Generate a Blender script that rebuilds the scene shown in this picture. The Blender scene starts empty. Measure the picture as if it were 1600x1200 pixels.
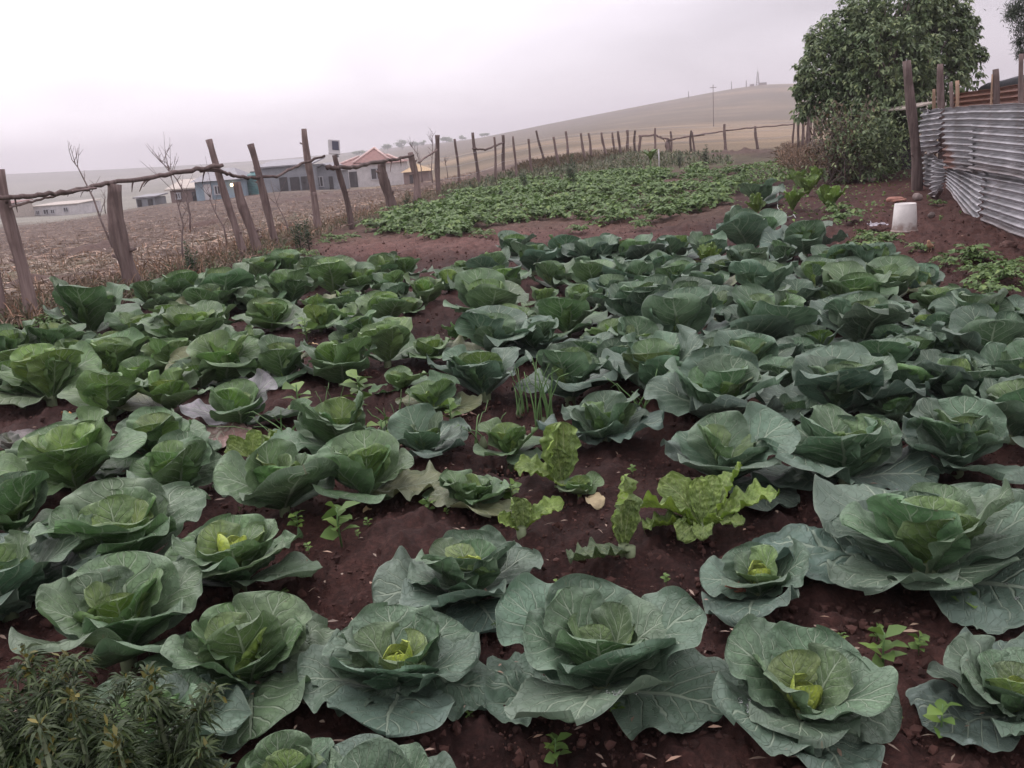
import bpy, math, random
import numpy as np
from mathutils import Vector, Matrix

# ------------------------------------------------------------------ camera, world, sun, exposure
FPX, PITCH, ROLL, CAMH = 1400.0, math.radians(15.0), math.radians(4.2), 1.45
sc = bpy.context.scene
C = sc.collection
Fv = Vector((0, math.cos(PITCH), -math.sin(PITCH)))
U0 = Vector((0, math.sin(PITCH), math.cos(PITCH)))
X0 = Vector((1, 0, 0))
Rv = X0 * math.cos(ROLL) - U0 * math.sin(ROLL)
Uv = X0 * math.sin(ROLL) + U0 * math.cos(ROLL)
CAM = Vector((0, 0, CAMH))
cd = bpy.data.cameras.new("camera")
cd.sensor_width = 36.0
cd.lens = 36.0 * FPX / 1600.0
cd.clip_end = 8000
cd.clip_start = 0.05
cam = bpy.data.objects.new("camera", cd)
C.objects.link(cam)
M = Matrix((Rv, Uv, -Fv)).transposed().to_4x4()
M.translation = CAM
cam.matrix_world = M
sc.camera = cam

SUN_EL, SUN_AZ = math.radians(48), math.radians(-35)      # azimuth from +Y towards +X
w = bpy.data.worlds.new("World")
sc.world = w
w.use_nodes = True
nt = w.node_tree
nt.nodes.clear()


def N(t, kind, **kw):
    n = t.nodes.new(kind)
    for k, v in kw.items():
        if k.startswith('i_'):
            n.inputs[k[2:].replace('_', ' ')].default_value = v
        else:
            setattr(n, k, v)
    return n


def mathn(t, op, a, b=None, clamp=False):
    n = t.nodes.new('ShaderNodeMath')
    n.operation = op
    n.use_clamp = clamp
    for i, s in enumerate((a, b)):
        if s is None:
            continue
        if isinstance(s, (int, float)):
            n.inputs[i].default_value = s
        else:
            t.links.new(s, n.inputs[i])
    return n.outputs[0]


def mixc(t, fac, a, b, blend='MIX'):
    n = t.nodes.new('ShaderNodeMix')
    n.data_type = 'RGBA'
    n.blend_type = blend
    for sock, s in ((n.inputs[0], fac), (n.inputs[6], a), (n.inputs[7], b)):
        if isinstance(s, (int, float)):
            sock.default_value = s
        elif isinstance(s, tuple):
            sock.default_value = (*s, 1) if len(s) == 3 else s
        else:
            t.links.new(s, sock)
    return n.outputs[2]


def ramp(t, fac, stops):
    n = t.nodes.new('ShaderNodeValToRGB')
    el = n.color_ramp.elements
    while len(el) < len(stops):
        el.new(0.5)
    for e, (p, c) in zip(el, stops):
        e.position = p
        e.color = (*c, 1) if isinstance(c, tuple) else (c, c, c, 1)
    t.links.new(fac, n.inputs[0])
    return n.outputs[0]


def maprange(t, v, a, b, c=0.0, d=1.0, smooth=True):
    n = t.nodes.new('ShaderNodeMapRange')
    n.interpolation_type = 'SMOOTHSTEP' if smooth else 'LINEAR'
    t.links.new(v, n.inputs[0])
    for i, x in zip((1, 2, 3, 4), (a, b, c, d)):
        n.inputs[i].default_value = x
    return n.outputs[0]


# overcast: physical sky seen through a nearly closed cloud layer
sky = N(nt, 'ShaderNodeTexSky', sky_type='NISHITA', sun_disc=False, sun_elevation=SUN_EL, sun_rotation=SUN_AZ)
bg_sky = N(nt, 'ShaderNodeBackground', i_Strength=0.1)
nt.links.new(sky.outputs[0], bg_sky.inputs[0])
tc = N(nt, 'ShaderNodeTexCoord')
sep = N(nt, 'ShaderNodeSeparateXYZ')
nt.links.new(tc.outputs['Generated'], sep.inputs[0])
zc = mathn(nt, 'ADD', mathn(nt, 'MAXIMUM', sep.outputs[2], 0.0), 0.27)
comb = N(nt, 'ShaderNodeCombineXYZ')
nt.links.new(mathn(nt, 'DIVIDE', sep.outputs[0], zc), comb.inputs[0])
nt.links.new(mathn(nt, 'DIVIDE', sep.outputs[1], zc), comb.inputs[1])
cn = N(nt, 'ShaderNodeTexNoise', i_Scale=1.15, i_Detail=6.0, i_Roughness=0.5, i_Distortion=0.6)
nt.links.new(comb.outputs[0], cn.inputs['Vector'])
vm = N(nt, 'ShaderNodeVectorMath', operation='DOT_PRODUCT')
nt.links.new(tc.outputs['Generated'], vm.inputs[0])
_b = Vector((-0.52, 0.85, 0.10)).normalized()
vm.inputs[1].default_value = _b
glow = maprange(nt, vm.outputs['Value'], 0.50, 0.99)
right = maprange(nt, sep.outputs[0], -0.30, 0.40)
base = mathn(nt, 'SUBTRACT', mathn(nt, 'ADD', mathn(nt, 'MULTIPLY', glow, 0.36), 0.50), mathn(nt, 'MULTIPLY', right, 0.11))
zen = mathn(nt, 'MULTIPLY', mathn(nt, 'POWER', mathn(nt, 'MAXIMUM', sep.outputs[2], 0.0), 1.25), 1.15)   # an overcast sky is brightest overhead
cl = mathn(nt, 'MULTIPLY', mathn(nt, 'SUBTRACT', cn.outputs[0], 0.5), 0.68)
val = mathn(nt, 'ADD', mathn(nt, 'ADD', base, zen), cl)
ccol = mixc(nt, right, (1.0, 0.935, 1.01), (0.985, 0.90, 0.985))
vmul = N(nt, 'ShaderNodeVectorMath', operation='SCALE')
nt.links.new(ccol, vmul.inputs[0])
nt.links.new(val, vmul.inputs[3])
bg_cl = N(nt, 'ShaderNodeBackground', i_Strength=1.0)
nt.links.new(vmul.outputs[0], bg_cl.inputs[0])
mx = N(nt, 'ShaderNodeMixShader')
mx.inputs[0].default_value = 0.93
nt.links.new(bg_sky.outputs[0], mx.inputs[1])
nt.links.new(bg_cl.outputs[0], mx.inputs[2])
wo = N(nt, 'ShaderNodeOutputWorld')
nt.links.new(mx.outputs[0], wo.inputs[0])

sl = bpy.data.lights.new("sun", 'SUN')
sl.energy = 0.55
sl.angle = math.radians(35)
sl.color = (1.0, 0.95, 0.9)
sun = bpy.data.objects.new("sun", sl)
C.objects.link(sun)
sd = Vector((math.sin(SUN_AZ) * math.cos(SUN_EL), math.cos(SUN_AZ) * math.cos(SUN_EL), math.sin(SUN_EL)))
sun.rotation_euler = sd.to_track_quat('Z', 'Y').to_euler()

sc.view_settings.view_transform = 'Standard'
sc.view_settings.look = 'None'
sc.view_settings.exposure = 0.6
sc.view_settings.gamma = 1.0
sc.render.engine = 'CYCLES'
sc.cycles.use_denoising = True
sc.cycles.max_bounces = 6
sc.cycles.volume_bounces = 0
sc.cycles.transparent_max_bounces = 8

# ------------------------------------------------------------------ helpers
rng = np.random.default_rng(7)
R_ = random.Random(11)


def ray(px, py):
    d = Fv * FPX + Rv * (px - 800.0) - Uv * (py - 600.0)
    return d / d.y                                             # per metre of forward distance


def pt(px, py, d):
    """world point seen at a photo pixel, d metres ahead"""
    return CAM + ray(px, py) * d


def proj(P):
    """photo pixels of world points (n,3)"""
    q = P - np.array(CAM)
    f = q @ np.array(Fv)
    f = np.where(np.abs(f) < 1e-6, 1e-6, f)
    return 800 + FPX * (q @ np.array(Rv)) / f, 600 - FPX * (q @ np.array(Uv)) / f, f


def _h(ix, iy, s):
    v = np.sin(ix * 127.1 + iy * 311.7 + s * 74.7) * 43758.5453
    return v - np.floor(v)


def vnoise(x, y, s=0):
    xi, yi = np.floor(x), np.floor(y)
    fx, fy = x - xi, y - yi
    fx, fy = fx * fx * (3 - 2 * fx), fy * fy * (3 - 2 * fy)
    a = _h(xi, yi, s) * (1 - fx) + _h(xi + 1, yi, s) * fx
    b = _h(xi, yi + 1, s) * (1 - fx) + _h(xi + 1, yi + 1, s) * fx
    return (a * (1 - fy) + b * fy) * 2 - 1


def fbm(x, y, s=0, o=4):
    t, a = 0, 1.0
    for i in range(o):
        t = t + a * vnoise(x * 2 ** i + 3.1 * i, y * 2 ** i - 1.7 * i, s + i)
        a *= 0.5
    return t


def sstep(a, b, x):
    t = np.clip((x - a) / (b - a), 0, 1)
    return t * t * (3 - 2 * t)


# terrain: a thin-plate sheet through control points read along the ground (angle, log distance)
ctrl = []
for th in np.linspace(-1.3, 1.3, 9):
    for r in (0.4, 1.5, 4.0, 8.0):
        ctrl.append((th, math.log(r), 0.0))


def cp(px, py, d):
    p = pt(px, py, d)
    ctrl.append((math.atan2(p.x, p.y), math.log(math.hypot(p.x, p.y)), p.z))


for a in [(205, 458, 10.8), (430, 388, 15.2), (610, 332, 22.5), (685, 304, 27.5), (748, 290, 31),
          (840, 262, 38), (905, 250, 41), (1000, 238, 44), (1133, 235, 43), (1240, 230, 40),
          (800, 380, 13.5), (1000, 350, 15.5), (1200, 340, 14.5), (1440, 295, 17.3), (1590, 372, 10.0),
          (900, 300, 24), (1100, 270, 28), (1310, 260, 24), (1480, 240, 26), (1700, 250, 22),
          (0, 470, 11.0), (-300, 520, 11), (0, 350, 90), (100, 345, 85), (230, 322, 85), (330, 314, 78), (450, 299, 88),
          (590, 291, 108), (650, 290, 100), (720, 275, 85), (180, 400, 20), (350, 350, 32), (550, 320, 38), (300, 330, 55),
          (0, 335, 160), (90, 337, 150), (200, 324, 170), (0, 305, 600), (0, 274, 1500), (250, 292, 400), (250, 261, 1500),
          (450, 280, 300), (480, 245, 1400), (600, 268, 250), (620, 230, 1200), (750, 250, 130), (720, 236, 400),
          (750, 216, 900), (850, 230, 130), (830, 222, 250), (850, 196, 620), (1000, 215, 130), (1000, 168, 640), (1100, 215, 110), (1100, 195, 260),
          (1100, 149, 660), (1190, 133, 680), (1240, 131, 690), (1190, 180, 350), (1400, 137, 700), (1600, 150, 700), (1250, 210, 120),
          (1450, 205, 120), (-400, 300, 1500), (-400, 380, 100), (2000, 200, 200), (2000, 170, 700)]:
    cp(*a)
for th in np.linspace(-0.75, 0.75, 9):
    zz = -14 + 20 * sstep(-0.1, 0.2, th)
    ctrl.append((th, math.log(2400), zz))
ctrl = np.array(ctrl)
CX = np.column_stack([ctrl[:, 0] * 3.0, ctrl[:, 1]])


def _k(d2):
    return 0.5 * d2 * np.log(np.maximum(d2, 1e-12))


_n = len(CX)
_A = np.zeros((_n + 3, _n + 3))
_d2 = ((CX[:, None] - CX[None]) ** 2).sum(-1)
_A[:_n, :_n] = _k(_d2) + np.eye(_n) * 1e-3
_A[:_n, _n] = 1
_A[:_n, _n + 1:] = CX
_A[_n:, :_n] = _A[:_n, _n:].T
# scale heights by distance so that near metres and far hills weigh alike
_sc = np.exp(ctrl[:, 1])
_W = np.linalg.solve(_A, np.concatenate([ctrl[:, 2] / _sc, np.zeros(3)]))


def TZ(x, y):
    x = np.asarray(x, float)
    y = np.asarray(y, float)
    sh = x.shape
    x, y = x.ravel(), y.ravel()
    th = np.clip(np.arctan2(x, y), -1.25, 1.25) * 3.0
    r = np.clip(np.hypot(x, y), 0.4, 2400)
    lr = np.log(r)
    out = np.zeros(len(x))
    for i in range(0, len(x), 20000):
        q = np.column_stack([th[i:i + 20000], lr[i:i + 20000]])
        d2 = ((q[:, None] - CX[None]) ** 2).sum(-1)
        out[i:i + 20000] = _k(d2) @ _W[:_n] + _W[_n] + q @ _W[_n + 1:]
    out = out * r
    out *= sstep(7.0, 10.0, r)
    return out.reshape(sh)


def tz(x, y):
    return float(TZ(np.array([x]), np.array([y]))[0])


def at(px, py, lift=0.0):
    """where the ray through a pixel first meets the ground raised by lift"""
    d = ray(px, py)
    ds = np.exp(np.linspace(math.log(0.8), math.log(2300), 1500))
    z = CAM.z + d.z * ds
    g = TZ(d.x * ds, ds) + lift
    hit = np.nonzero(z <= g)[0]
    if len(hit) == 0:
        k = int(np.argmin(z - g))
        return Vector((d.x * ds[k], ds[k], g[k]))
    k = hit[0]
    if k == 0:
        t = ds[0]
    else:
        a, b = z[k - 1] - g[k - 1], z[k] - g[k]
        t = ds[k - 1] + (ds[k] - ds[k - 1]) * a / (a - b)
    return Vector((d.x * t, t, tz(d.x * t, t) + lift))


def mesh(name, V, F, mat=None, uv=None, smooth=True):
    """F: (m,k) array or a list of such arrays"""
    me = bpy.data.meshes.new(name)
    V = np.asarray(V, np.float32)
    Fs = F if isinstance(F, list) else [F]
    Fs = [np.asarray(f, np.int32) for f in Fs if len(f)]
    li = np.concatenate([f.ravel() for f in Fs])
    tot = np.concatenate([np.full(len(f), f.shape[1], np.int32) for f in Fs])
    start = np.concatenate([[0], np.cumsum(tot)[:-1]]).astype(np.int32)
    me.vertices.add(len(V))
    me.vertices.foreach_set('co', V.ravel())
    me.loops.add(len(li))
    me.loops.foreach_set('vertex_index', li)
    me.polygons.add(len(tot))
    me.polygons.foreach_set('loop_start', start)
    me.polygons.foreach_set('loop_total', tot)
    me.update(calc_edges=True)
    me.polygons.foreach_set('use_smooth', np.full(len(tot), smooth))
    if uv is not None:
        for nm, arr in (uv.items() if isinstance(uv, dict) else [('UVMap', uv)]):
            l = me.uv_layers.new(name=nm)
            l.data.foreach_set('uv', np.asarray(arr, np.float32)[li].ravel())
    if mat:
        me.materials.append(mat)
    return me


def link(name, me, parent=None, loc=None, color=None):
    o = bpy.data.objects.new(name, me)
    C.objects.link(o)
    if parent:
        o.parent = parent
    if loc is not None:
        o.location = loc
    if color is not None:
        o.color = (*color, 1)
    return o


def tag(o, label, cat, group=None):
    o['label'] = label
    o['category'] = cat
    if group:
        o['group'] = group
    return o


def thing(name, label, cat, loc=(0, 0, 0), rz=0, group=None):
    o = bpy.data.objects.new(name, None)
    o.empty_display_size = 0.1
    C.objects.link(o)
    o.location = loc
    o.rotation_euler = (0, 0, rz)
    return tag(o, label, cat, group)


class MB:
    """collects shapes that become ONE mesh"""

    def __init__(s):
        s.V, s.F3, s.F4, s.n = [], [], [], 0

    def add(s, V, F):
        V = np.asarray(V, float)
        F = np.asarray(F, int)
        if len(F):
            (s.F3 if F.shape[1] == 3 else s.F4).append(F + s.n)
        s.V.append(V)
        s.n += len(V)

    def tube(s, P, r, k=7, cap=True):
        P = np.asarray([tuple(p) for p in P], float)
        m = len(P)
        r = np.full(m, r) if np.isscalar(r) else np.asarray(r, float)
        T = np.gradient(P, axis=0)
        T /= np.linalg.norm(T, axis=1)[:, None] + 1e-12
        ref = np.array([0.0, 0, 1]) if abs(T[0, 2]) < 0.9 else np.array([1.0, 0, 0])
        A = np.cross(T, ref)
        A /= np.linalg.norm(A, axis=1)[:, None] + 1e-12
        B = np.cross(T, A)
        an = np.arange(k) * 2 * math.pi / k
        V = P[:, None] + r[:, None, None] * (A[:, None] * np.cos(an)[None, :, None] + B[:, None] * np.sin(an)[None, :, None])
        V = V.reshape(-1, 3)
        i = np.arange(m - 1)[:, None] * k
        j = np.arange(k)[None]
        j2 = (j + 1) % k
        F = np.stack([i + j, i + j2, i + k + j2, i + k + j], -1).reshape(-1, 4)
        s.add(V, F)
        if cap:
            for e, idx in ((0, 0), (m - 1, (m - 1) * k)):
                c = s.n
                base_ = s.n - m * k if e == 0 else None
                s.V.append(P[e:e + 1])
                s.n += 1
                b0 = c - (m * k) - (0 if e == 0 else 1) + idx
                jj = np.arange(k)
                t = np.stack([np.full(k, c), b0 + (jj + 1) % k, b0 + jj], -1) if e == 0 else np.stack([np.full(k, c), b0 + jj, b0 + (jj + 1) % k], -1)
                s.F3.append(t)

    def box(s, c, sx, sy, sz, rz=0.0, M=None):
        v = np.array([(x, y, z) for x in (-1, 1) for y in (-1, 1) for z in (-1, 1)], float) * 0.5 * np.array([sx, sy, sz])
        if M is not None:
            v = v @ np.array(M).T
        if rz:
            cs, sn = math.cos(rz), math.sin(rz)
            v = v @ np.array([[cs, sn, 0], [-sn, cs, 0], [0, 0, 1]])
        v = v + np.array(c, float)
        s.add(v, [(0, 1, 3, 2), (4, 6, 7, 5), (0, 4, 5, 1), (2, 3, 7, 6), (0, 2, 6, 4), (1, 5, 7, 3)])

    def lathe(s, prof, k=32, c=(0, 0, 0)):
        prof = np.asarray(prof, float)
        m = len(prof)
        an = np.arange(k) * 2 * math.pi / k
        V = np.stack([prof[:, 0, None] * np.cos(an), prof[:, 0, None] * np.sin(an), np.repeat(prof[:, 1, None], k, 1)], -1).reshape(-1, 3) + np.array(c)
        i = np.arange(m - 1)[:, None] * k
        j = np.arange(k)[None]
        j2 = (j + 1) % k
        s.add(V, np.stack([i + j, i + j2, i + k + j2, i + k + j], -1).reshape(-1, 4))

    def mesh(s, name, mat, smooth=True):
        V = np.concatenate(s.V)
        F = []
        if s.F3:
            F.append(np.concatenate(s.F3))
        if s.F4:
            F.append(np.concatenate(s.F4))
        return mesh(name, V, F, mat, smooth=smooth)

    def build(s, name, mat, parent=None, smooth=True, loc=None):
        return link(name, s.mesh(name, mat, smooth), parent, loc)


def leafcloud(mb, P, D, L, W, rg, droop=0.3, up=None, fold=0.25):
    """many small folded leaves: base P, direction D, length L, half width W"""
    n = len(P)
    D = D / (np.linalg.norm(D, axis=1)[:, None] + 1e-9)
    upv = np.tile(np.array([0, 0, 1.0]), (n, 1)) + rg.normal(0, 0.35, (n, 3)) if up is None else up
    S = np.cross(D, upv)
    S /= np.linalg.norm(S, axis=1)[:, None] + 1e-9
    Nn = np.cross(S, D)
    L = np.broadcast_to(L, n)[:, None]
    W = np.broadcast_to(W, n)[:, None]
    mid = P + D * L * 0.5
    tip = P + D * L - np.array([0, 0, 1.0]) * L * droop
    l = P + D * L * 0.45 + S * W + Nn * W * fold
    r = P + D * L * 0.45 - S * W + Nn * W * fold
    l2 = P + D * L * 0.75 + S * W * 0.62 + Nn * W * fold * .5 - np.array([0, 0, 1.0]) * L * droop * .4
    r2 = P + D * L * 0.75 - S * W * 0.62 + Nn * W * fold * .5 - np.array([0, 0, 1.0]) * L * droop * .4
    V = np.stack([P, mid, tip, l, r, l2, r2], 1).reshape(-1, 3)
    o = (np.arange(n) * 7)[:, None]
    F = np.concatenate([o + np.array(t)[None] for t in ((0, 1, 3), (0, 4, 1), (1, 5, 3), (1, 4, 6), (1, 2, 5), (1, 6, 2))])
    mb.add(V, F)


# ------------------------------------------------------------------ materials
def new_mat(name):
    m = bpy.data.materials.new(name)
    m.use_nodes = True
    t = m.node_tree
    b = t.nodes['Principled BSDF']
    return m, t, b


def simple(name, col, rough=0.8, nscale=8.0, namp=0.35, metal=0.0, bump=0.2, spec=0.3, coord='Object', col2=None, island=0.0):
    m, t, b = new_mat(name)
    tcn = N(t, 'ShaderNodeTexCoord')
    n1 = N(t, 'ShaderNodeTexNoise', i_Scale=nscale, i_Detail=6.0, i_Roughness=0.6)
    t.links.new(tcn.outputs[coord], n1.inputs['Vector'])
    lo = tuple(c * (1 - namp) for c in col)
    hi = col2 if col2 else tuple(min(1, c * (1 + namp)) for c in col)
    c = ramp(t, n1.outputs[0], [(0.3, lo), (0.7, hi)])
    if island:
        g = N(t, 'ShaderNodeNewGeometry')
        k = mathn(t, 'ADD', mathn(t, 'MULTIPLY', g.outputs['Random Per Island'], island * 2), 1 - island)
        vs = N(t, 'ShaderNodeVectorMath', operation='SCALE')
        t.links.new(c, vs.inputs[0])
        t.links.new(k, vs.inputs[3])
        c = vs.outputs[0]
    t.links.new(c, b.inputs['Base Color'])
    b.inputs['Roughness'].default_value = rough
    b.inputs['Metallic'].default_value = metal
    b.inputs['Specular IOR Level'].default_value = spec
    if bump:
        bp = N(t, 'ShaderNodeBump', i_Strength=bump, i_Distance=0.02)
        t.links.new(n1.outputs[0], bp.inputs['Height'])
        t.links.new(bp.outputs[0], b.inputs['Normal'])
    return m


def wood_mat(name, col, col2):
    m, t, b = new_mat(name)
    tcn = N(t, 'ShaderNodeTexCoord')
    mp = N(t, 'ShaderNodeMapping')
    mp.inputs['Scale'].default_value = (22, 22, 1.6)
    t.links.new(tcn.outputs['Object'], mp.inputs[0])
    n1 = N(t, 'ShaderNodeTexNoise', i_Scale=1.0, i_Detail=7.0, i_Roughness=0.65)
    t.links.new(mp.outputs[0], n1.inputs['Vector'])
    n2 = N(t, 'ShaderNodeTexNoise', i_Scale=3.0, i_Detail=3.0)
    t.links.new(tcn.outputs['Object'], n2.inputs['Vector'])
    c = ramp(t, n1.outputs[0], [(0.3, tuple(x * .5 for x in col)), (0.5, col), (0.75, col2)])
    oi = N(t, 'ShaderNodeObjectInfo')
    k = mathn(t, 'ADD', mathn(t, 'MULTIPLY', oi.outputs['Random'], 0.6), 0.65)
    c = mixc(t, maprange(t, n2.outputs[0], 0.5, 0.7), c, tuple(x * 0.7 for x in col))
    vs = N(t, 'ShaderNodeVectorMath', operation='SCALE')
    t.links.new(c, vs.inputs[0])
    t.links.new(k, vs.inputs[3])
    t.links.new(vs.outputs[0], b.inputs['Base Color'])
    b.inputs['Roughness'].default_value = 0.9
    b.inputs['Specular IOR Level'].default_value = 0.15
    bp = N(t, 'ShaderNodeBump', i_Strength=0.6, i_Distance=0.01)
    t.links.new(n1.outputs[0], bp.inputs['Height'])
    t.links.new(bp.outputs[0], b.inputs['Normal'])
    return m


def leafy(name, col, island=0.35, trans=0.2, rough=0.55, brown=None):
    """small leaves: colour varies leaf by leaf, some light passes through"""
    m, t, b = new_mat(name)
    g = N(t, 'ShaderNodeNewGeometry')
    c = ramp(t, g.outputs['Random Per Island'], [(0.0, tuple(x * (1 - island) for x in col)), (0.6, col), (1.0, tuple(x * (1 + island) for x in (col[0] * 1.15, col[1], col[2] * .9)))])
    tcn = N(t, 'ShaderNodeTexCoord')
    n1 = N(t, 'ShaderNodeTexNoise', i_Scale=1.3, i_Detail=3.0)
    t.links.new(tcn.outputs['Object'], n1.inputs['Vector'])
    if brown:
        c = mixc(t, maprange(t, n1.outputs[0], 0.5, 0.68), c, brown)
    else:
        c = mixc(t, maprange(t, n1.outputs[0], 0.35, 0.7), c, mixc(t, 1.0, c, (0.72, 0.8, 0.75), 'MULTIPLY'))
    t.links.new(c, b.inputs['Base Color'])
    b.inputs['Roughness'].default_value = rough
    b.inputs['Specular IOR Level'].default_value = 0.35
    tr = N(t, 'ShaderNodeBsdfTranslucent')
    t.links.new(c, tr.inputs[0])
    ms = N(t, 'ShaderNodeMixShader')
    ms.inputs[0].default_value = trans
    t.links.new(b.outputs[0], ms.inputs[1])
    t.links.new(tr.outputs[0], ms.inputs[2])
    out = t.nodes['Material Output']
    t.links.new(ms.outputs[0], out.inputs[0])
    return m


def cabbage_mat(name, wax=0.36, crinkle=0.0, rib=(0.46, 0.54, 0.40), veins=6.5, vein_mix=0.9):
    """one leaf: midrib, side veins fanning to the margin, fine net, waxy bloom; colour from the object"""
    m, t, b = new_mat(name)
    uvn = N(t, 'ShaderNodeUVMap', uv_map='uvn')      # x: 0..1 across, y: 0..1 along
    uvp = N(t, 'ShaderNodeUVMap', uv_map='uvp')      # in leaf lengths
    s = N(t, 'ShaderNodeSeparateXYZ')
    t.links.new(uvn.outputs[0], s.inputs[0])
    oi = N(t, 'ShaderNodeObjectInfo')
    off = N(t, 'ShaderNodeVectorMath', operation='ADD')
    cx = N(t, 'ShaderNodeCombineXYZ')
    t.links.new(mathn(t, 'MULTIPLY', oi.outputs['Random'], 37.0), cx.inputs[0])
    t.links.new(mathn(t, 'MULTIPLY', oi.outputs['Random'], 91.0), cx.inputs[1])
    t.links.new(uvp.outputs[0], off.inputs[0])
    t.links.new(cx.outputs[0], off.inputs[1])
    nz = N(t, 'ShaderNodeTexNoise', i_Scale=4.0, i_Detail=2.0)
    t.links.new(off.outputs[0], nz.inputs['Vector'])
    wob = mathn(t, 'SUBTRACT', nz.outputs[0], 0.5)
    a = mathn(t, 'SUBTRACT', mathn(t, 'MULTIPLY', s.outputs[0], 2.0), 1.0)
    aa = mathn(t, 'ABSOLUTE', mathn(t, 'ADD', a, mathn(t, 'MULTIPLY', wob, 0.12)))
    side = mathn(t, 'MULTIPLY', mathn(t, 'GREATER_THAN', a, 0.0), 0.5)
    u = s.outputs[1]
    mw = mathn(t, 'ADD', mathn(t, 'MULTIPLY', mathn(t, 'SUBTRACT', 1.0, u), 0.075), 0.018)
    mid = mathn(t, 'SUBTRACT', 1.0, mathn(t, 'DIVIDE', aa, mw), True)
    mid = maprange(t, mid, 0.0, 0.55)
    cc = mathn(t, 'SUBTRACT', u, mathn(t, 'MULTIPLY', mathn(t, 'POWER', aa, 0.85), 0.42))
    ph = mathn(t, 'ADD', mathn(t, 'ADD', mathn(t, 'MULTIPLY', cc, veins), side), mathn(t, 'MULTIPLY', wob, 0.9))
    ph = mathn(t, 'ADD', ph, mathn(t, 'MULTIPLY', oi.outputs['Random'], 1.0))
    dl = mathn(t, 'ABSOLUTE', mathn(t, 'SUBTRACT', mathn(t, 'FRACT', ph), 0.5))
    lw = mathn(t, 'ADD', mathn(t, 'MULTIPLY', mathn(t, 'SUBTRACT', 1.0, aa), 0.095), 0.03)
    lat = maprange(t, mathn(t, 'DIVIDE', dl, lw), 1.0, 0.25)
    lat = mathn(t, 'MULTIPLY', lat, maprange(t, aa, 1.0, 0.55))
    vo = N(t, 'ShaderNodeTexVoronoi', feature='DISTANCE_TO_EDGE', i_Scale=15.0)
    ad = N(t, 'ShaderNodeVectorMath', operation='ADD')
    n3 = N(t, 'ShaderNodeTexNoise', i_Scale=9.0, i_Detail=1.0)
    t.links.new(off.outputs[0], n3.inputs['Vector'])
    sc3 = N(t, 'ShaderNodeVectorMath', operation='SCALE')
    sc3.inputs[3].default_value = 0.10
    t.links.new(n3.outputs['Color'], sc3.inputs[0])
    t.links.new(off.outputs[0], ad.inputs[0])
    t.links.new(sc3.outputs[0], ad.inputs[1])
    t.links.new(ad.outputs[0], vo.inputs['Vector'])
    net = maprange(t, vo.outputs['Distance'], 0.06, 0.0)
    vein = mathn(t, 'MAXIMUM', mid, mathn(t, 'MAXIMUM', mathn(t, 'MULTIPLY', lat, 0.85), mathn(t, 'MULTIPLY', net, 0.28)))
    # blade colour
    n2 = N(t, 'ShaderNodeTexNoise', i_Scale=3.2, i_Detail=5.0, i_Roughness=0.6)
    t.links.new(off.outputs[0], n2.inputs['Vector'])
    vary = mixc(t, maprange(t, n2.outputs[0], 0.3, 0.72), (0.62, 0.68, 0.60), (1.30, 1.22, 1.24))
    blade = mixc(t, 1.0, oi.outputs['Color'], vary, 'MULTIPLY')
    bloom = mathn(t, 'MULTIPLY', maprange(t, mathn(t, 'ADD', aa, mathn(t, 'MULTIPLY', wob, 1.2)), 0.25, 1.0), wax)
    grey = mixc(t, 0.5, blade, (0.135, 0.165, 0.155))
    blade = mixc(t, bloom, blade, grey)
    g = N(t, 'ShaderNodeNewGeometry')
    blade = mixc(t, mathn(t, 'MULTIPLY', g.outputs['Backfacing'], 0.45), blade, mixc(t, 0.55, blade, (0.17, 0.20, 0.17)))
    veincol = mixc(t, 0.42, blade, rib)
    edge = maprange(t, aa, 0.955, 1.0)
    col = mixc(t, mathn(t, 'MULTIPLY', vein, vein_mix), blade, veincol)
    col = mixc(t, mathn(t, 'MULTIPLY', edge, 0.45), col, mixc(t, 0.5, blade, (0.30, 0.36, 0.26)))
    # a few nibbled, scarred spots
    sp = N(t, 'ShaderNodeTexNoise', i_Scale=19.0, i_Detail=1.0)
    t.links.new(off.outputs[0], sp.inputs['Vector'])
    col = mixc(t, mathn(t, 'MULTIPLY', maprange(t, sp.outputs[0], 0.74, 0.79), 0.6), col, (0.16, 0.14, 0.09))
    t.links.new(col, b.inputs['Base Color'])
    b.inputs['Roughness'].default_value = 0.46
    b.inputs['Specular IOR Level'].default_value = 0.32
    ht = mathn(t, 'ADD', mathn(t, 'MULTIPLY', vein, 0.6), mathn(t, 'MULTIPLY', n3.outputs[0], 0.35 + crinkle))
    bp = N(t, 'ShaderNodeBump', i_Strength=0.8, i_Distance=0.014)
    t.links.new(ht, bp.inputs['Height'])
    t.links.new(bp.outputs[0], b.inputs['Normal'])
    tr = N(t, 'ShaderNodeBsdfTranslucent')
    t.links.new(col, tr.inputs[0])
    ms = N(t, 'ShaderNodeMixShader')
    ms.inputs[0].default_value = 0.14
    t.links.new(b.outputs[0], ms.inputs[1])
    t.links.new(tr.outputs[0], ms.inputs[2])
    t.links.new(ms.outputs[0], t.nodes['Material Output'].inputs[0])
    return m


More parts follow.
